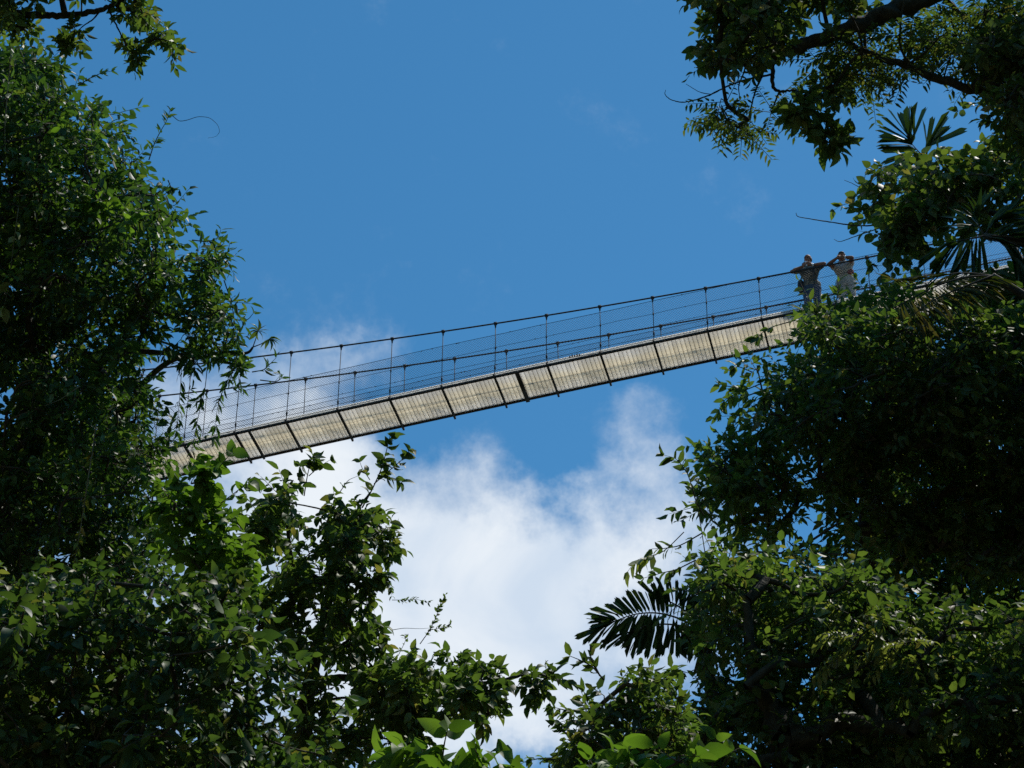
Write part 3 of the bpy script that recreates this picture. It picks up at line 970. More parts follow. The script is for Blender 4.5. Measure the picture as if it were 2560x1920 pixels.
# angles: degrees in the picture sense, 0 = towards +x, 90 = downwards
palm('palm with one dark ragged fan leaf standing clear against the blue sky', (2330, 420), 44, .1, [
    ([(2330, 420), (2312, 395), (2290, 372), (2280, 360)], fan(200, 285, 10, 95, 112, 20, .9, 1) + fan(160, 200, 6, 85, 100, 18, .5, .9)),
    ([(2330, 420), (2320, 395), (2310, 370)], fan(270, 335, 9, 85, 120, 16, .6, 1)),
    ([(2330, 420), (2300, 400), (2285, 392)], fan(130, 175, 6, 80, 95, 18, .5, 1)),
], 'palm_leaf', low=(2640, 700, 44))
palm('palm with stiff dark spiky leaflets spreading over the high end of the bridge', (2460, 590), 38.6, .07, [
    ([(2460, 590), (2420, 598), (2380, 605)], fan(85, 160, 15, 90, 130, 14, .1, 1), 38.4),
    ([(2460, 590), (2480, 560), (2500, 540)], fan(-60, 20, 18, 90, 150, 11, .1, 1), 38.6, 'spike'),
    ([(2460, 590), (2510, 600), (2560, 620)], fan(20, 100, 20, 90, 140, 11, .0, 1), 38.4, 'spike'),
    ([(2460, 590), (2450, 570), (2440, 545)], fan(190, 300, 15, 70, 110, 11, .2, 1), 38.7, 'spike'),
    ([(2460, 590), (2540, 590), (2640, 640)], fan(-30, 80, 26, 90, 130, 11, .1, 1), 38.5, 'spike'),
], 'palm_leaf', low=(2740, 640, 38.6))
palm('palm whose brownish sunlit fronds droop beside the dense crowned tree', (2480, 690), 36.0, .07, [
    ([(2480, 690), (2420, 690), (2350, 710), (2280, 745), (2215, 780)], fan(15, 80, 40, 70, 115, 9, .1, 1), 35.9, 'spike'),
    ([(2480, 690), (2400, 720), (2330, 750), (2280, 790)], fan(0, 60, 36, 70, 120, 9, .1, 1), 35.7, 'spike'),
    ([(2480, 690), (2410, 680), (2340, 690), (2260, 720)], fan(130, 210, 26, 50, 90, 8, .1, 1), 36.1, 'spike'),
], 'frond_leaf', low=(2700, 820, 36.0))
palm('palm with one big jagged comb shaped frond against the white cloud', (1760, 1580), 33, .1, [
    ([(1760, 1580), (1700, 1545), (1640, 1530), (1580, 1535), (1520, 1560)],
     fan(-70, -100, 13, 55, 80, 13, .05, .5) + fan(-105, -165, 16, 55, 80, 12, .5, 1) + fan(190, 150, 8, 45, 75, 12, .9, 1)),
    ([(1760, 1580), (1700, 1545), (1640, 1530), (1580, 1535), (1520, 1560)],
     fan(80, 105, 14, 80, 120, 15, .0, .6) + fan(105, 155, 15, 65, 105, 14, .55, 1)),
    ([(1760, 1580), (1690, 1560), (1620, 1560), (1560, 1585)],
     fan(75, 120, 14, 65, 95, 14, .1, .8) + fan(120, 170, 10, 55, 85, 13, .7, 1)),
    ([(1760, 1580), (1720, 1530), (1670, 1500), (1640, 1500)],
     fan(-60, -130, 13, 45, 70, 12, .2, 1)),
], 'palm_leaf', low=(1800, 1900, 33))

# trumpet tree leaf rosette on a thin arching stem
ct = [(632, 868, 38.2), (622, 884, 38.2), (560, 888, 38.4), (506, 878, 38.6), (420, 900, 39), (330, 980, 39.4), (250, 1250, 39.5)]
cb = P(*ct[-1])
cbase = np.array([cb[0], cb[1], float(ground_z(cb[0], cb[1])) - .1])
root = empty('trumpet_tree', cbase, 'slender tree tip bearing hand shaped leaves above the bridge cable', 'tree')
b = Buf()
q, _ = smooth_path([cbase] + [P(*c) for c in ct[::-1]], 6)
b.tube(q, np.linspace(.07, .018, len(q)), 7)
link('trunk', b.mesh('trunk', cbase), M['bark'], root, smooth=True)
for (cx, cy_, n, a0, a1, l, fl) in ((645, 828, 10, 20, 350, 30, -.2), (672, 848, 8, -20, 120, 30, .5)):
    b = Buf()
    c0 = P(632, 868, 38.2)
    c1 = P(cx, cy_, 38.0)
    b.tube(np.array([c0, (c0 + c1) / 2 + np.array([0, 0, -.02]), c1]), [.010, .008, .006], 5, 1)
    for i in range(n):
        a = R(a0 + (a1 - a0) * i / (n - 1))
        dv = math.cos(a) * RT - math.sin(a) * UP * (.8 if fl < 0 else .5) + FW * random.uniform(-.3, .3)
        put_leaves(b, c1[None], dv[None], np.array([[.1, -.5, .8]]) + rng.normal(size=(1, 3)) * .2, np.array([l * 38 / F_PX * random.uniform(.8, 1.15)]), .36, 'broad', 0)
    link('leaf', b.mesh('leaf', cbase), [M['round_leaf'], M['bark']], root)


# ------------------------------------------------------------------ hanging vines
def vine(label, pts, d, n, lpx, ratio, leaf='vine_leaf', r=.007, stem='vine_stem', kind='spike', droop=.4, side=()):
    p0 = P(*pts[0], d)
    root = empty('hanging_vine', p0, label, 'vine', 'thin vines hanging off the vine covered tree')
    lv, st = Buf(), Buf()
    shoot(lv, st, pts, d, n, lpx, ratio, kind, r, droop, lm=0, wm=0, jit=.15)
    for (sp, m) in side:
        shoot(lv, st, sp, d, m, lpx, ratio, kind, r * .6, droop, lm=0, wm=0)
    link('stem', st.mesh('stem', p0), M[stem], root)
    if n:
        link('foliage', lv.mesh('foliage', p0), M[leaf], root)
    return root


vine('leafy vine dangling in front of the bridge, nearest to the vine covered tree', [(455, 880), (452, 960), (446, 1030), (440, 1075)], 37, 22, 30, .26, stem='bark',
     side=[([(450, 1000), (462, 985), (475, 975)], 8), ([(446, 1040), (452, 1062), (444, 1080)], 6)])
vine('longest leafy vine dangling in front of the bridge, its foot touching the deck edge', [(520, 900), (512, 980), (498, 1030), (486, 1090), (478, 1130), (470, 1160)], 37, 34, 30, .26, stem='bark',
     side=[([(510, 985), (495, 1000), (480, 1010)], 8), ([(478, 1120), (500, 1110), (510, 1095)], 7)])
vine('leafy vine dangling furthest out along the bridge, with long narrow leaves', [(590, 900), (575, 950), (550, 990), (540, 1040), (535, 1090)], 37, 30, 32, .26, stem='bark',
     side=[([(560, 975), (585, 965), (605, 970)], 8), ([(540, 1060), (545, 1075), (536, 1100)], 6)])
vine('pale cord like vine with yellowed leaves running down the vine covered tree', [(240, 1060), (232, 1120), (218, 1210), (200, 1330), (172, 1480), (158, 1600), (150, 1660)], 34.5, 40, 26, .45,
     leaf='yellow_leaf', r=.010, kind='ovate')
vine('bare straight vine hanging near the upper trunk of the vine covered tree', [(30, 90), (26, 140), (24, 170), (10, 330), (18, 420), (4, 470)], 35, 0, 20, .4, r=.006)
vine('bare pale vine hanging by drooping broad leaves on the vine covered tree', [(46, 520), (38, 580), (30, 640), (22, 720), (8, 770)], 35, 8, 34, .6, r=.006, kind='broad', leaf='pale_leaf')
vine('thin curling bare tendril arching into the blue sky from a leafy shoot', [(432, 290), (448, 304), (470, 300), (494, 291), (524, 293), (545, 312), (550, 330), (540, 342), (520, 345)], 37.5, 0, 10, .4, r=.006, stem='bark')
vine('bare horizontal vine crossing the dark middle of the vine covered tree', [(200, 965), (150, 1000), (110, 1015)], 34.8, 0, 10, .4, r=.009)
vine('sparse vine with pale drooping leaves at the edge of the shaded tree', [(1710, 1330), (1660, 1380), (1620, 1392), (1590, 1400), (1570, 1428)], 30.5, 22, 42, .34, leaf='pale_leaf', stem='bark', droop=1.1)['group'] = 'thin vines trailing off the trees across the gap'
vine('upright tendril vine with paired oval leaves rising from the shaded tree', [(1765, 1400), (1750, 1300), (1735, 1230), (1715, 1175), (1690, 1145), (1660, 1138)], 30.8, 20, 34, .42, leaf='dark_leaf', kind='ovate', stem='bark', droop=.1)['group'] = 'thin vines trailing off the trees across the gap'


# ------------------------------------------------------------------ suspension footbridge
BA = R(13.3)
BU = np.array([math.cos(BA), -math.sin(BA), 0])        # along the bridge
BN = np.array([math.sin(BA), math.cos(BA), 0])         # across, away from the viewer
BW = 1.0                                               # deck width
B0 = P(1280, 930, 50.0)
ZU = np.array([0, 0, 1.0])


def hit(p, off=0.0):
    r = ray(p)
    s = ((B0 - CAM) @ BN + off) / (r @ BN)
    q = CAM + r * s
    return (q - B0) @ BU, q[2]


_n = [(441, 1114), (589, 1079), (719, 1052), (848, 1025), (979, 996), (1107.5, 966.5), (1238, 939), (1371, 909.5), (1503, 881), (1635, 852.6), (1769, 825.5), (1904.5, 795.6), (1978, 783)]
_c = [(421, 918), (733, 881), (860, 865), (900, 858), (1118, 826), (1247, 807), (1374, 787), (1500, 766.6), (1637, 743), (1770, 720), (1896, 698.5), (1978, 681), (2175, 641)]
_a = np.array([hit(p) for p in _n])
_b = np.array([hit(p) for p in _c])
DZ = np.polyfit(_a[:, 0], _a[:, 1], 2)
CZ = np.polyfit(_b[:, 0], _b[:, 1], 2)
deck_z = lambda t: np.polyval(DZ, t)
cab_z = lambda t: np.maximum(np.polyval(CZ, t), deck_z(t) + .98)
HT = np.array([hit(p)[0] for p in _n[1:12]])
SP = (HT[-1] - HT[0]) / (len(HT) - 1)
T0 = HT[0]
TS = [T0 + SP * i for i in range(-10, 22)]             # crossbeam stations
TA, TB = TS[0] - .4, TS[-1] + .4


def BP(t, v, z):
    """point at t along, v across, z absolute height"""
    t = np.asarray(t, float)
    return B0 * np.array([1, 1, 0]) + t[..., None] * BU + v * BN + np.asarray(z, float)[..., None] * ZU


mid = BP(np.array(0.0), BW / 2, deck_z(0.0))
M['steel'] = plain_mat('dark_steel', (.012, .012, .013), (.035, .028, .022), 30, .75, 0.0)
M['wire'] = plain_mat('galvanised_wire', (.03, .035, .045), (.06, .065, .075), 40, .6, 0.2)


def plank_mat():
    m, t = new_mat('weathered_plank')
    tco = node(t, 'ShaderNodeTexCoord')
    sp = node(t, 'ShaderNodeSeparateXYZ')
    t.links.new(tco.outputs['Object'], sp.inputs[0])
    # worn brown tread along the middle, paler boards towards both ends
    no = node(t, 'ShaderNodeTexNoise')
    no.inputs['Scale'].default_value = 1.3
    no.inputs['Detail'].default_value = 6
    t.links.new(tco.outputs['Object'], no.inputs['Vector'])
    yc = math_n(t, 'ABSOLUTE', math_n(t, 'SUBTRACT', sp.outputs[1], .04))
    a = math_n(t, 'ADD', yc, math_n(t, 'MULTIPLY', math_n(t, 'SUBTRACT', no.outputs['Fac'], .5), .45))
    mr_ = node(t, 'ShaderNodeMapRange', interpolation_type='SMOOTHSTEP')
    t.links.new(a, mr_.inputs['Value'])
    mr_.inputs['From Min'].default_value = .08
    mr_.inputs['From Max'].default_value = .52
    mx = node(t, 'ShaderNodeMix', data_type='RGBA')
    t.links.new(mr_.outputs[0], mx.inputs[0])
    mx.inputs[6].default_value = (.86, .80, .67, 1)
    mx.inputs[7].default_value = (.95, .93, .89, 1)
    n2 = node(t, 'ShaderNodeTexNoise')
    n2.inputs['Scale'].default_value = 45
    n2.inputs['Detail'].default_value = 4
    t.links.new(tco.outputs['Object'], n2.inputs['Vector'])
    g_ = node(t, 'ShaderNodeNewGeometry')
    k = math_n(t, 'ADD', math_n(t, 'MULTIPLY', n2.outputs['Fac'], .26), math_n(t, 'MULTIPLY_ADD', g_.outputs['Random Per Island'], .14, .80))
    hv = node(t, 'ShaderNodeHueSaturation')
    t.links.new(mx.outputs[2], hv.inputs['Color'])
    t.links.new(k, hv.inputs['Value'])
    df = node(t, 'ShaderNodeBsdfPrincipled')
    df.inputs['Roughness'].default_value = .75
    t.links.new(hv.outputs[0], df.inputs['Base Color'])
    tr = node(t, 'ShaderNodeBsdfTranslucent')
    t.links.new(hv.outputs[0], tr.inputs['Color'])
    ms = node(t, 'ShaderNodeMixShader')
    ms.inputs[0].default_value = .84
    t.links.new(df.outputs[0], ms.inputs[1])
    t.links.new(tr.outputs[0], ms.inputs[2])
    o = node(t, 'ShaderNodeOutputMaterial')
    t.links.new(ms.outputs[0], o.inputs[0])
    return m


M['plank'] = plank_mat()
bridge = empty('suspension_bridge', mid, 'narrow suspension footbridge with pale plank deck and wire mesh sides crossing high overhead', 'bridge', rz=-BA)
ML = Matrix.Translation(Vector(mid)) @ Matrix.Rotation(-BA, 4, 'Z')
MLI = np.array(ML.inverted())


def blink(name, buf, mats, parent=None, smooth=False):
    """link a mesh given in world coordinates as a part of the bridge (bridge axes: x along, y across)"""
    parent = parent or bridge
    buf.v = [np.concatenate(buf.v) @ MLI[:3, :3].T + MLI[:3, 3]]
    return link(name, buf.mesh(name), mats, parent, smooth=smooth)


tt = np.linspace(TA, TB, 160)
for v, s_ in ((0.0, 1), (BW, -1)):
    b = Buf()
    b.tube(BP(tt, v, cab_z(tt)), .017, 8)
    blink('main_cable', b, M['steel'], smooth=True)
    b = Buf()                                        # edge beam under the deck
    dz = deck_z(tt)
    top, bot = dz - .012, dz - .055
    vs = np.concatenate([BP(tt, v - .022, bot), BP(tt, v + .022, bot), BP(tt, v + .022, top), BP(tt, v - .022, top)])
    n_ = len(tt)
    fs = []
    for i in range(n_ - 1):
        for j in range(4):
            k = (j + 1) % 4
            fs.append((j * n_ + i, k * n_ + i, k * n_ + i + 1, j * n_ + i + 1))
    b.add(vs, fs)
    blink('edge_beam', b, M['steel'])
    b = Buf()                                        # pale kick board at the deck edge
    va = v + s_ * .012
    k0, k1 = dz + .024, dz + .085
    vs = np.concatenate([BP(tt, va, k0), BP(tt, va + s_ * .022, k0), BP(tt, va + s_ * .022, k1), BP(tt, va, k1)])
    b.add(vs, fs)
    blink('kick_board', b, M['plank'])
    # chain link mesh and its line wires
    H0, H1 = .03, 1.05
    b = Buf()
    pitch = .064
    ta = np.arange(TA, TB - 1.1, pitch)
    for dirn in (1, -1):
        segs = 5
        for k in range(segs):
            h0, h1 = H0 + (H1 - H0) * k / segs, H0 + (H1 - H0) * (k + 1) / segs
            ta0 = ta + (h0 - H0 if dirn > 0 else (H1 - h0))
            ta1 = ta + (h1 - H0 if dirn > 0 else (H1 - h1))
            vv_ = v - .004 * dirn
            b.rods(BP(ta0, vv_, deck_z(ta0) + h0), BP(ta1, vv_, deck_z(ta1) + h1), .0025, sides=3)
    blink('wire_mesh', b, M['wire'])
    for h, r_ in ((H0 + .005, .006), (.13, .005), (.38, .0042), (.72, .0042), (H1, .0055)):
        b = Buf()
        wob = np.interp(tt, np.linspace(TA, TB, 60), rng.normal(size=60) * .006)
        b.tube(BP(tt, v - .012, deck_z(tt) + h + wob), r_, 5)
        # little tie knots along the wire
        tk = TA + (TB - TA) * rng.random(40)
        pk = BP(tk, v - .012, deck_z(tk) + h)
        b.rods(pk - BU * .012, pk + BU * .012, r_ * 2.1, sides=5)
        blink('line_wire', b, M['wire'])

# crossbeams, hangers and deck panels, one each per station
for i, t in enumerate(TS):
    t = float(t)
    z = float(deck_z(t))
    sl = float(DZ[0] * 2 * t + DZ[1])
    xa = BU + ZU * sl
    xa = xa / np.linalg.norm(xa)
    za = np.cross(xa, BN)
    za = za * (1 if za[2] > 0 else -1)
    c = BP(np.array(t), BW / 2, np.array(z - .055))
    b = Buf()
    b.box(c, (xa, BN, za), (.020, BW / 2 + .085, .032))
    blink('crossbeam', b, M['steel'])
    extra = {1: .44, 6: .0}.get(i - 10 + 1)
    for v in (0.0, BW):
        b = Buf()
        ct_ = float(cab_z(t))
        jx = random.uniform(-.012, .012)
        vout = v + (-.03 if v == 0 else .03)
        kz = z + .17
        p = [BP(np.array(t), vout, np.array(z - .05)), BP(np.array(t + jx), vout, np.array(kz)), BP(np.array(t + jx * 1.5), v + (-.015 if v == 0 else .015), np.array(z + .7)),
             BP(np.array(t + jx), v, np.array(ct_))]
        b.tube(np.array(p), .0085, 6)
        hg = blink('hanger', b, M['steel'])
        b = Buf()                                    # cable clamp with its shackle
        pc = BP(np.array(t + jx), v, np.array(ct_))
        b.box(pc, (BU, BN, ZU), (.034, .026, .026))
        b.tube(np.array([pc - ZU * .02, pc - ZU * .11]), [.024, .014], 6)
        blink('clamp', b, M['steel'], hg)
        pk = np.array(p[1])
        for nm_, pp, rr_ in (('turnbuckle', [pk - ZU * .05, pk - ZU * .02, pk + ZU * .03, pk + ZU * .06], [.010, .020, .020, .010]),
                             ('foot_socket', [p[0], p[0] + ZU * .06], [.022, .016]),
                             ('splice', [p[2] - ZU * .025, p[2] + ZU * .025], .016)):
            b = Buf()
            b.tube(np.array(pp), rr_, 6)
            blink(nm_, b, M['steel'], hg)
    if i == len(TS) - 1:
        continue
    b = Buf()
    nb = 13
    for k in range(nb):
        u0 = t + SP * (k + .02) / nb
        u1 = t + SP * (k + .98) / nb
        um = (u0 + u1) / 2
        cc = BP(np.array(um), BW / 2 + random.uniform(-.006, .006), np.array(float(deck_z(um)) + .004 + random.uniform(-.003, .003)))
        b.box(cc, (xa, BN, za), ((u1 - u0) / 2, BW / 2 - .012, .016), 0)
    # thin rods carrying the boards from below
    for k in range(nb + 1):
        um = t + SP * k / nb
        pz = np.array(float(deck_z(um)) - .016)
        if 0 < k < nb:
            b.rods(BP(np.array(um), .02, pz)[None], BP(np.array(um), BW - .02, pz)[None], .0036, sides=4, mi=1)
    # long stringer wire under the boards
    uu = np.linspace(t + .03, t + SP - .03, 5)
    for vv in (.5,):
        b.tube(BP(uu, vv, deck_z(uu) - .024), .0024, 4, 1)
    blink('deck_panel', b, [M['plank'], M['steel']])
# the doubled beams seen at two places
for px, hw in (((623, 1072), .022), ((1292, 930), .042)):
    t = float(hit(px)[0])
    z = float(deck_z(t))
    sl = float(DZ[0] * 2 * t + DZ[1])
    xa = BU + ZU * sl
    xa = xa / np.linalg.norm(xa)
    za = np.cross(BN, xa)
    b = Buf()
    b.box(BP(np.array(t), BW / 2, np.array(z - .052)), (xa, BN, za), (hw, BW / 2 + .04, .030))
    blink('crossbeam', b, M['steel'])
b = Buf()
for k in range(5):                                   # row of small bolts left on the kick board
    t = float(hit((1425 + 6 * k, 894))[0])
    b.tube(BP(np.array([t, t]), -.015, np.array([float(deck_z(t)) + .03, float(deck_z(t)) + .075 + .02 * (k % 2)])), .014, 6)
blink('bolt_row', b, M['steel'])


# ------------------------------------------------------------------ people leaning on the near cable
def capsule(bm, p0, p1, r0, r1, seg=12):
    """tapered limb with round ends"""
    p0, p1 = Vector(p0), Vector(p1)
    d = p1 - p0
    ln = max(d.length, 1e-4)
    q = d.to_track_quat('Z', 'Y').to_matrix().to_4x4()
    prof = []
    for k in range(4):
        a = PI / 2 * k / 3
        prof.append((r0 * math.sin(a), -r0 * math.cos(a)))
    for k in range(4):
        a = PI / 2 * k / 3
        prof.append((r1 * math.cos(a), ln + r1 * math.sin(a)))
    rings = []
    for (r, z) in prof:
        ring = []
        for j in range(seg):
            a = 2 * PI * j / seg
            ring.append(bm.verts.new(p0 + (q @ Vector((max(r, 1e-4) * math.cos(a), max(r, 1e-4) * math.sin(a), z)))))
        rings.append(ring)
    for a, b in zip(rings[:-1], rings[1:]):
        for j in range(seg):
            k = (j + 1) % seg
            bm.faces.new((a[j], a[k], b[k], b[j]))
    bm.faces.new(rings[0][::-1])
    bm.faces.new(rings[-1])


def chain(bm, pts, rad):
    for i in range(len(pts) - 1):
        capsule(bm, pts[i], pts[i + 1], rad[i], rad[i + 1])


def ball(bm, c, r, rot=None, seg=16):
    m = Matrix.Translation(Vector(c)) @ (rot.to_4x4() if rot is not None else Matrix()) @ Matrix.Diagonal((*r, 1))
    bmesh.ops.create_uvsphere(bm, u_segments=seg, v_segments=seg // 2 + 2, radius=1, matrix=m)


def solid(name, bm, mat, root, voxel=.008, smooth=3, off=(0, 0, 0)):
    """fuse everything in the bmesh into one continuous skin"""
    bmesh.ops.recalc_face_normals(bm, faces=bm.faces)
    me = bpy.data.meshes.new(name)
    bm.to_mesh(me)
    bm.free()
    o = bpy.data.objects.new(name, me)
    C.objects.link(o)
    md = o.modifiers.new('fuse', 'REMESH')
    md.mode = 'VOXEL'
    md.voxel_size = voxel
    md.use_smooth_shade = True
    if smooth:
        sm = o.modifiers.new('soften', 'SMOOTH')
        sm.factor = .5
        sm.iterations = smooth
    dg = bpy.context.evaluated_depsgraph_get()
    me2 = bpy.data.meshes.new_from_object(o.evaluated_get(dg))
    o.modifiers.clear()
    o.data = me2
    me2.materials.clear()
    me2.materials.append(mat)
    me2.shade_smooth()
    o.parent = root
    return o


def hand(bm, wrist, palm_end, curl, thumb_dir, s=1.0):
    """palm, four unequal bent fingers and a thumb from the side of the palm"""
    w_, e_ = Vector(wrist), Vector(palm_end)
    ax = (e_ - w_).normalized()
    cu = Vector(curl).normalized()
    side = Vector(thumb_dir)
    side = (side - ax * side.dot(ax)).normalized()
    for k in (-1, 0, 1):
        capsule(bm, w_ + side * k * .012, e_ + side * k * .026, .016, .014)
    for k, ln in zip((-1.5, -.5, .5, 1.5), (.058, .074, .080, .070)):
        b0 = e_ + side * k * .020
        k1 = b0 + (ax * .8 + cu * .6).normalized() * ln * .48
        k2 = k1 + (ax * .1 + cu * 1.0).normalized() * ln * .32
        k3 = k2 + (-ax * .5 + cu * .8).normalized() * ln * .24
        chain(bm, [b0, k1, k2, k3], [.0095, .009, .0085, .0075])
    t0 = w_ + (e_ - w_) * .35 + side * .022
    t1 = t0 + (side * .8 + ax * .6 + cu * .3).normalized() * .040
    t2 = t1 + (ax * .7 + cu * .7 + side * .1).normalized() * .032
    chain(bm, [t0, t1, t2], [.013, .011, .009])


M['skin'] = plain_mat('skin', (.21, .088, .052), (.29, .13, .08), 14, .6, spec=.15)
M['skin_tan'] = plain_mat('tanned_skin', (.19, .078, .042), (.26, .11, .06), 14, .6, spec=.15)
M['hair_grey'] = plain_mat('greying_hair', (.03, .026, .022), (.07, .06, .05), 60, .7)
M['hair_dark'] = plain_mat('dark_hair', (.008, .007, .006), (.022, .017, .014), 60, .6)
M['print_shirt'] = plain_mat('printed_shirt', (.07, .078, .075), (.25, .245, .21), 22, .85, detail=1.5)
M['pale_shirt'] = plain_mat('pale_shirt', (.36, .36, .36), (.50, .50, .48), 20, .85)
M['jeans'] = plain_mat('jeans', (.035, .065, .12), (.065, .105, .17), 30, .9)
M['trousers'] = plain_mat('light_trousers', (.30, .29, .27), (.42, .40, .37), 25, .9)
M['black_bag'] = plain_mat('black_bag', (.010, .011, .016), (.025, .027, .036), 20, .7)
M['red_bag'] = plain_mat('dark_red_pouch', (.16, .022, .028), (.26, .040, .045), 20, .7)
M['white'] = plain_mat('white_band', (.75, .75, .75), (.85, .85, .85), 20, .4)
M['camera_body'] = plain_mat('camera_body', (.015, .015, .018), (.03, .03, .035), 40, .4)
M['silver'] = plain_mat('silver_trim', (.55, .56, .58), (.72, .73, .75), 30, .25, .7)
M['eye'] = plain_mat('eye', (.02, .015, .01), (.03, .02, .015), 10, .2)


def person(t, lab, J, mats, bald, bag_side, sleeve):
    """J: joints in bridge axes, x along, y away from the viewer (0 = near cable), z above the deck"""
    z0 = float(deck_z(t)) + .022
    base = BP(np.array(t), .42, np.array(z0))
    root = empty('person', base, lab, 'person', rz=-BA)
    o_ = Vector((0, .42, 0))
    V = {k: Vector(v) - o_ for k, v in J.items() if isinstance(v, tuple)}
    bm = bmesh.new()
    # torso, neck, legs, arms
    chain(bm, [V['pelvis'], V['waist'], V['chest']], [.135, .125, .135])
    for sx in ('L', 'R'):
        capsule(bm, V['pelvis'], V['hip' + sx], .12, .105)
        capsule(bm, V['chest'], V['sh' + sx], .11, .062)
        capsule(bm, V['waist'], V['chest'] + (V['sh' + sx] - V['chest']) * .5, .11, .105)
        chain(bm, [V['hip' + sx], V['kn' + sx], V['an' + sx]], [.092, .060, .040])
        capsule(bm, V['an' + sx], V['to' + sx], .040, .032)
        chain(bm, [V['sh' + sx], (V['sh' + sx] + V['el' + sx]) / 2, V['el' + sx]], [.058, .050, .042])
        e, w_ = V['el' + sx], V['wr' + sx]
        chain(bm, [e, e + (w_ - e) * .35, w_], [.042, .042, .028])
        hand(bm, w_, V['pa' + sx], V['cam'] - V['pa' + sx], Vector((0, 0, 1)))
    hd = V['head']
    capsule(bm, V['chest'] + Vector((0, 0, .06)), hd + Vector((0, .02, -.06)), .062, .055)
    rot = Matrix.Rotation(J['yaw'], 3, 'Z') @ Matrix.Rotation(J['nod'], 3, 'X')
    H = lambda x, y, z: hd + rot @ Vector((x, y, z))
    ball(bm, H(0, .012, .03), (.076, .094, .088), rot)       # cranium
    ball(bm, H(0, -.018, -.045), (.060, .070, .075), rot)     # face and jaw
    ball(bm, H(0, -.055, -.088), (.028, .026, .022), rot)     # chin
    capsule(bm, H(0, -.088, -.005), H(0, -.104, -.034), .010, .014)   # nose
    ball(bm, H(0, -.084, -.060), (.026, .012, .007), rot)     # mouth
    ball(bm, H(0, -.080, .022), (.052, .014, .010), rot)      # brow
    for sx in (-1, 1):
        ball(bm, H(sx * .078, .008, -.012), (.010, .020, .032), rot)   # ears
    solid('body', bm, mats['skin'], root, .0065, 3)
    for sx in (-1, 1):
        b2 = bmesh.new()
        ball(b2, H(sx * .032, -.083, .004), (.012, .010, .009), rot, 10)
        me = bpy.data.meshes.new('eye')
        b2.to_mesh(me)
        b2.free()
        link('eye', me, M['eye'], root, smooth=True)
    # hair
    bm = bmesh.new()
    if bald:
        ball(bm, H(0, .034, .000), (.081, .078, .062), rot)
        for sx in (-1, 1):
            ball(bm, H(sx * .066, .018, .000), (.018, .045, .040), rot)
    else:
        ball(bm, H(0, .022, .042), (.085, .098, .088), rot)
        ball(bm, H(0, -.040, .085), (.060, .045, .030), rot)
        ball(bm, H(0, .052, -.02), (.076, .058, .06), rot)
    solid('hair', bm, mats['hair'], root, .008, 2)
    # shirt with short sleeves
    bm = bmesh.new()
    chain(bm, [V['pelvis'] + Vector((0, 0, .045)), V['waist'], V['chest']], [.160, .150, .152])
    for sx in ('L', 'R'):
        capsule(bm, V['pelvis'] + Vector((0, 0, .04)), V['hip' + sx] + Vector((0, 0, .10)), .14, .118)
        capsule(bm, V['waist'], V['chest'] + (V['sh' + sx] - V['chest']) * .5, .13, .125)
        capsule(bm, V['chest'], V['sh' + sx], .125, .078)
        capsule(bm, V['sh' + sx], V['sh' + sx] + (V['el' + sx] - V['sh' + sx]) * sleeve, .078, .072)
    sh_ = solid('shirt', bm, mats['shirt'], root, .009, 3)
    bm = bmesh.new()
    nk = V['chest'] + (hd - V['chest']) * .52
    for sx in (-1, 1):
        capsule(bm, nk + Vector((sx * .02, -.075, -.02)), nk + Vector((sx * .075, -.01, .035)), .014, .018)
        capsule(bm, nk + Vector((sx * .02, -.075, -.02)), nk + Vector((sx * .05, -.085, -.055)), .012, .008)
    c_ = solid('collar', bm, M['white'] if bald else mats['shirt'], sh_, .006, 1)
    # trousers
    bm = bmesh.new()
    capsule(bm, V['pelvis'] + Vector((0, 0, .03)), V['pelvis'] - Vector((0, 0, .02)), .150, .148)
    for sx in ('L', 'R'):
        capsule(bm, V['pelvis'], V['hip' + sx], .135, .120)
        chain(bm, [V['hip' + sx], V['kn' + sx], V['an' + sx] + Vector((0, 0, .02))], [.112, .082, .066])
    solid('trousers', bm, mats['trousers'], root, .009, 2)
    for sx in ('L', 'R'):
        bm = bmesh.new()
        capsule(bm, V['an' + sx] + Vector((0, .03, -.03)), V['to' + sx] + Vector((0, -.03, 0)), .052, .042)
        solid('shoe', bm, M['black_bag'], root, .009, 1)
    # watch
    e, w_ = V['elR'], V['wrR']
    b = Buf()
    p = np.array(e + (w_ - e) * .88)
    q = np.array(e + (w_ - e) * 1.0)
    b.tube(np.array([p, q]), .036, 12)
    link('wristwatch', b.mesh('wristwatch'), M['white'], root, smooth=True)
    return root, V, base


def add_bag(label, root_loc, c, r, mat, strap):
    root = empty('shoulder_bag', root_loc, label, 'bag', rz=-BA)
    bm = bmesh.new()
    ball(bm, c, r, None, 14)
    ball(bm, Vector(c) + Vector((0, 0, -r[2] * .45)), (r[0] * 1.05, r[1] * 1.05, r[2] * .6), None, 14)
    solid('pouch', bm, mat, root, .009, 2)
    bm = bmesh.new()
    chain(bm, strap, [.014] * len(strap))
    solid('strap', bm, M['black_bag'], root, .007, 1)
    return root


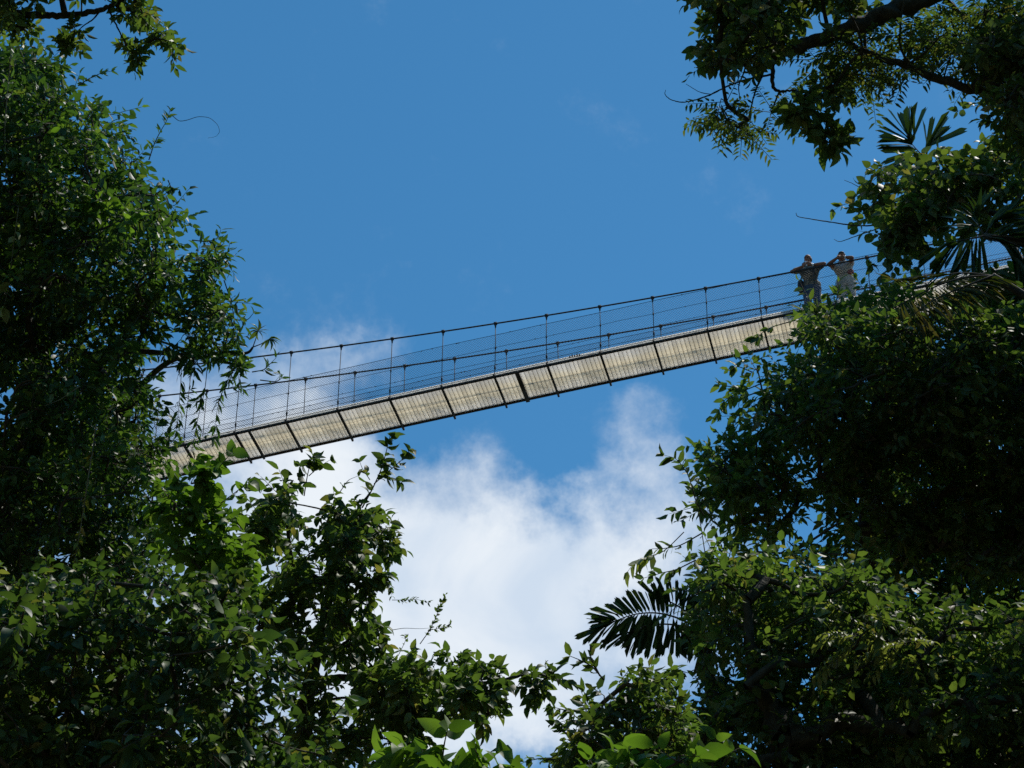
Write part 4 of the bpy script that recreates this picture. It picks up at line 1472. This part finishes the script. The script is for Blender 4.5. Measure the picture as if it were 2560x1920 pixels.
def add_camera(label, root_loc, c, yaw):
    root = empty('compact_camera', root_loc, label, 'camera', rz=-BA)
    rot = Matrix.Rotation(yaw, 3, 'Z')
    ax = [np.array(rot @ Vector(v)) for v in ((1, 0, 0), (0, 1, 0), (0, 0, 1))]
    b = Buf()
    b.box(np.array(c), ax, (.050, .018, .030))
    b.box(np.array(c) + ax[2] * .034, ax, (.022, .014, .008))
    o = link('body', b.mesh('body'), M['camera_body'], root)
    bv = o.modifiers.new('bevel', 'BEVEL')
    bv.width = .005
    bv.segments = 2
    b = Buf()
    p = np.array(c)
    b.tube(np.array([p - ax[1] * .018, p - ax[1] * .045, p - ax[1] * .047]), [.024, .022, .014], 14)
    link('lens', b.mesh('lens'), M['silver'], root, smooth=True)
    b = Buf()
    b.box(p - ax[1] * .0195 + ax[0] * .034 + ax[2] * .014, ax, (.010, .002, .008))
    link('flash', b.mesh('flash'), M['white'], root)
    return root


T1 = float(hit((2020, 672))[0])
T2 = float(hit((2104, 655))[0])
hc1 = float(cab_z(T1) - deck_z(T1)) - .022
hc2 = float(cab_z(T2) - deck_z(T2)) - .022
J1 = dict(pelvis=(.00, .48, .88), waist=(.0, .43, 1.04), chest=(.0, .33, 1.17), hipL=(-.09, .48, .83), hipR=(.09, .48, .83),
          knL=(-.10, .43, .46), knR=(.10, .43, .46), anL=(-.10, .50, .08), anR=(.11, .50, .08), toL=(-.12, .34, .045), toR=(.13, .34, .045),
          shL=(-.19, .26, 1.22), shR=(.19, .26, 1.22), elL=(-.34, .03, hc1 + .055 - .04), elR=(.34, .03, hc1 + .055 + .05),
          wrL=(-.11, .0, hc1 + .09), wrR=(.09, .0, hc1 + .09), paL=(-.06, -.01, hc1 + .145), paR=(.01, -.01, hc1 + .15),
          cam=(-.04, .05, hc1 + .20), head=(.0, .18, 1.40), yaw=R(-18), nod=R(4))
p1, V1, base1 = person(T1, 'balding man in a printed grey shirt and jeans leaning both elbows on the bridge cable', J1,
                       dict(skin=M['skin'], hair=M['hair_grey'], shirt=M['print_shirt'], trousers=M['jeans']), True, -1, .55)
J2 = dict(pelvis=(.02, .48, .80), waist=(.02, .44, .95), chest=(.0, .34, 1.07), hipL=(-.07, .48, .76), hipR=(.11, .48, .76),
          knL=(-.08, .45, .42), knR=(.12, .45, .42), anL=(-.08, .52, .08), anR=(.13, .52, .08), toL=(-.10, .36, .045), toR=(.15, .36, .045),
          shL=(-.17, .28, 1.12), shR=(.17, .26, 1.14), elL=(-.27, .03, hc2 + .055 - .03), elR=(.22, .02, hc2 + .055 + .05),
          wrL=(-.085, -.01, hc2 + .13), wrR=(.07, -.01, hc2 + .12), paL=(-.03, .0, hc2 + .165), paR=(.005, .0, hc2 + .15),
          cam=(-.015, .06, hc2 + .20), head=(.0, .20, 1.29), yaw=R(4), nod=R(14))
p2, V2, base2 = person(T2, 'dark haired person in a pale shirt with both forearms raised across the face', J2,
                       dict(skin=M['skin_tan'], hair=M['hair_dark'], shirt=M['pale_shirt'], trousers=M['trousers']), False, 1, .22)
add_bag('black shoulder bag hanging at the hip of the balding man', base1, (-.21, .02, .93), (.075, .10, .17), M['black_bag'],
        [(-.21, .02, 1.05), (-.17, -.02, 1.18), (-.10, -.10, 1.33), (.02, -.16, 1.38)])
add_bag('dark red waist pouch worn by the dark haired person', base2, (.13, -.10, .98), (.085, .06, .065), M['red_bag'],
        [(.05, -.12, 1.03), (.14, -.08, 1.04), (.20, .02, 1.03), (.19, .12, 1.02)])
add_camera('small camera held up to his eye by the balding man', base1, V1['cam'] + Vector((0, 0, .01)), R(-18))
add_camera('small camera held before the face of the dark haired person', base2, V2['cam'] + Vector((0, 0, -.01)), R(4))
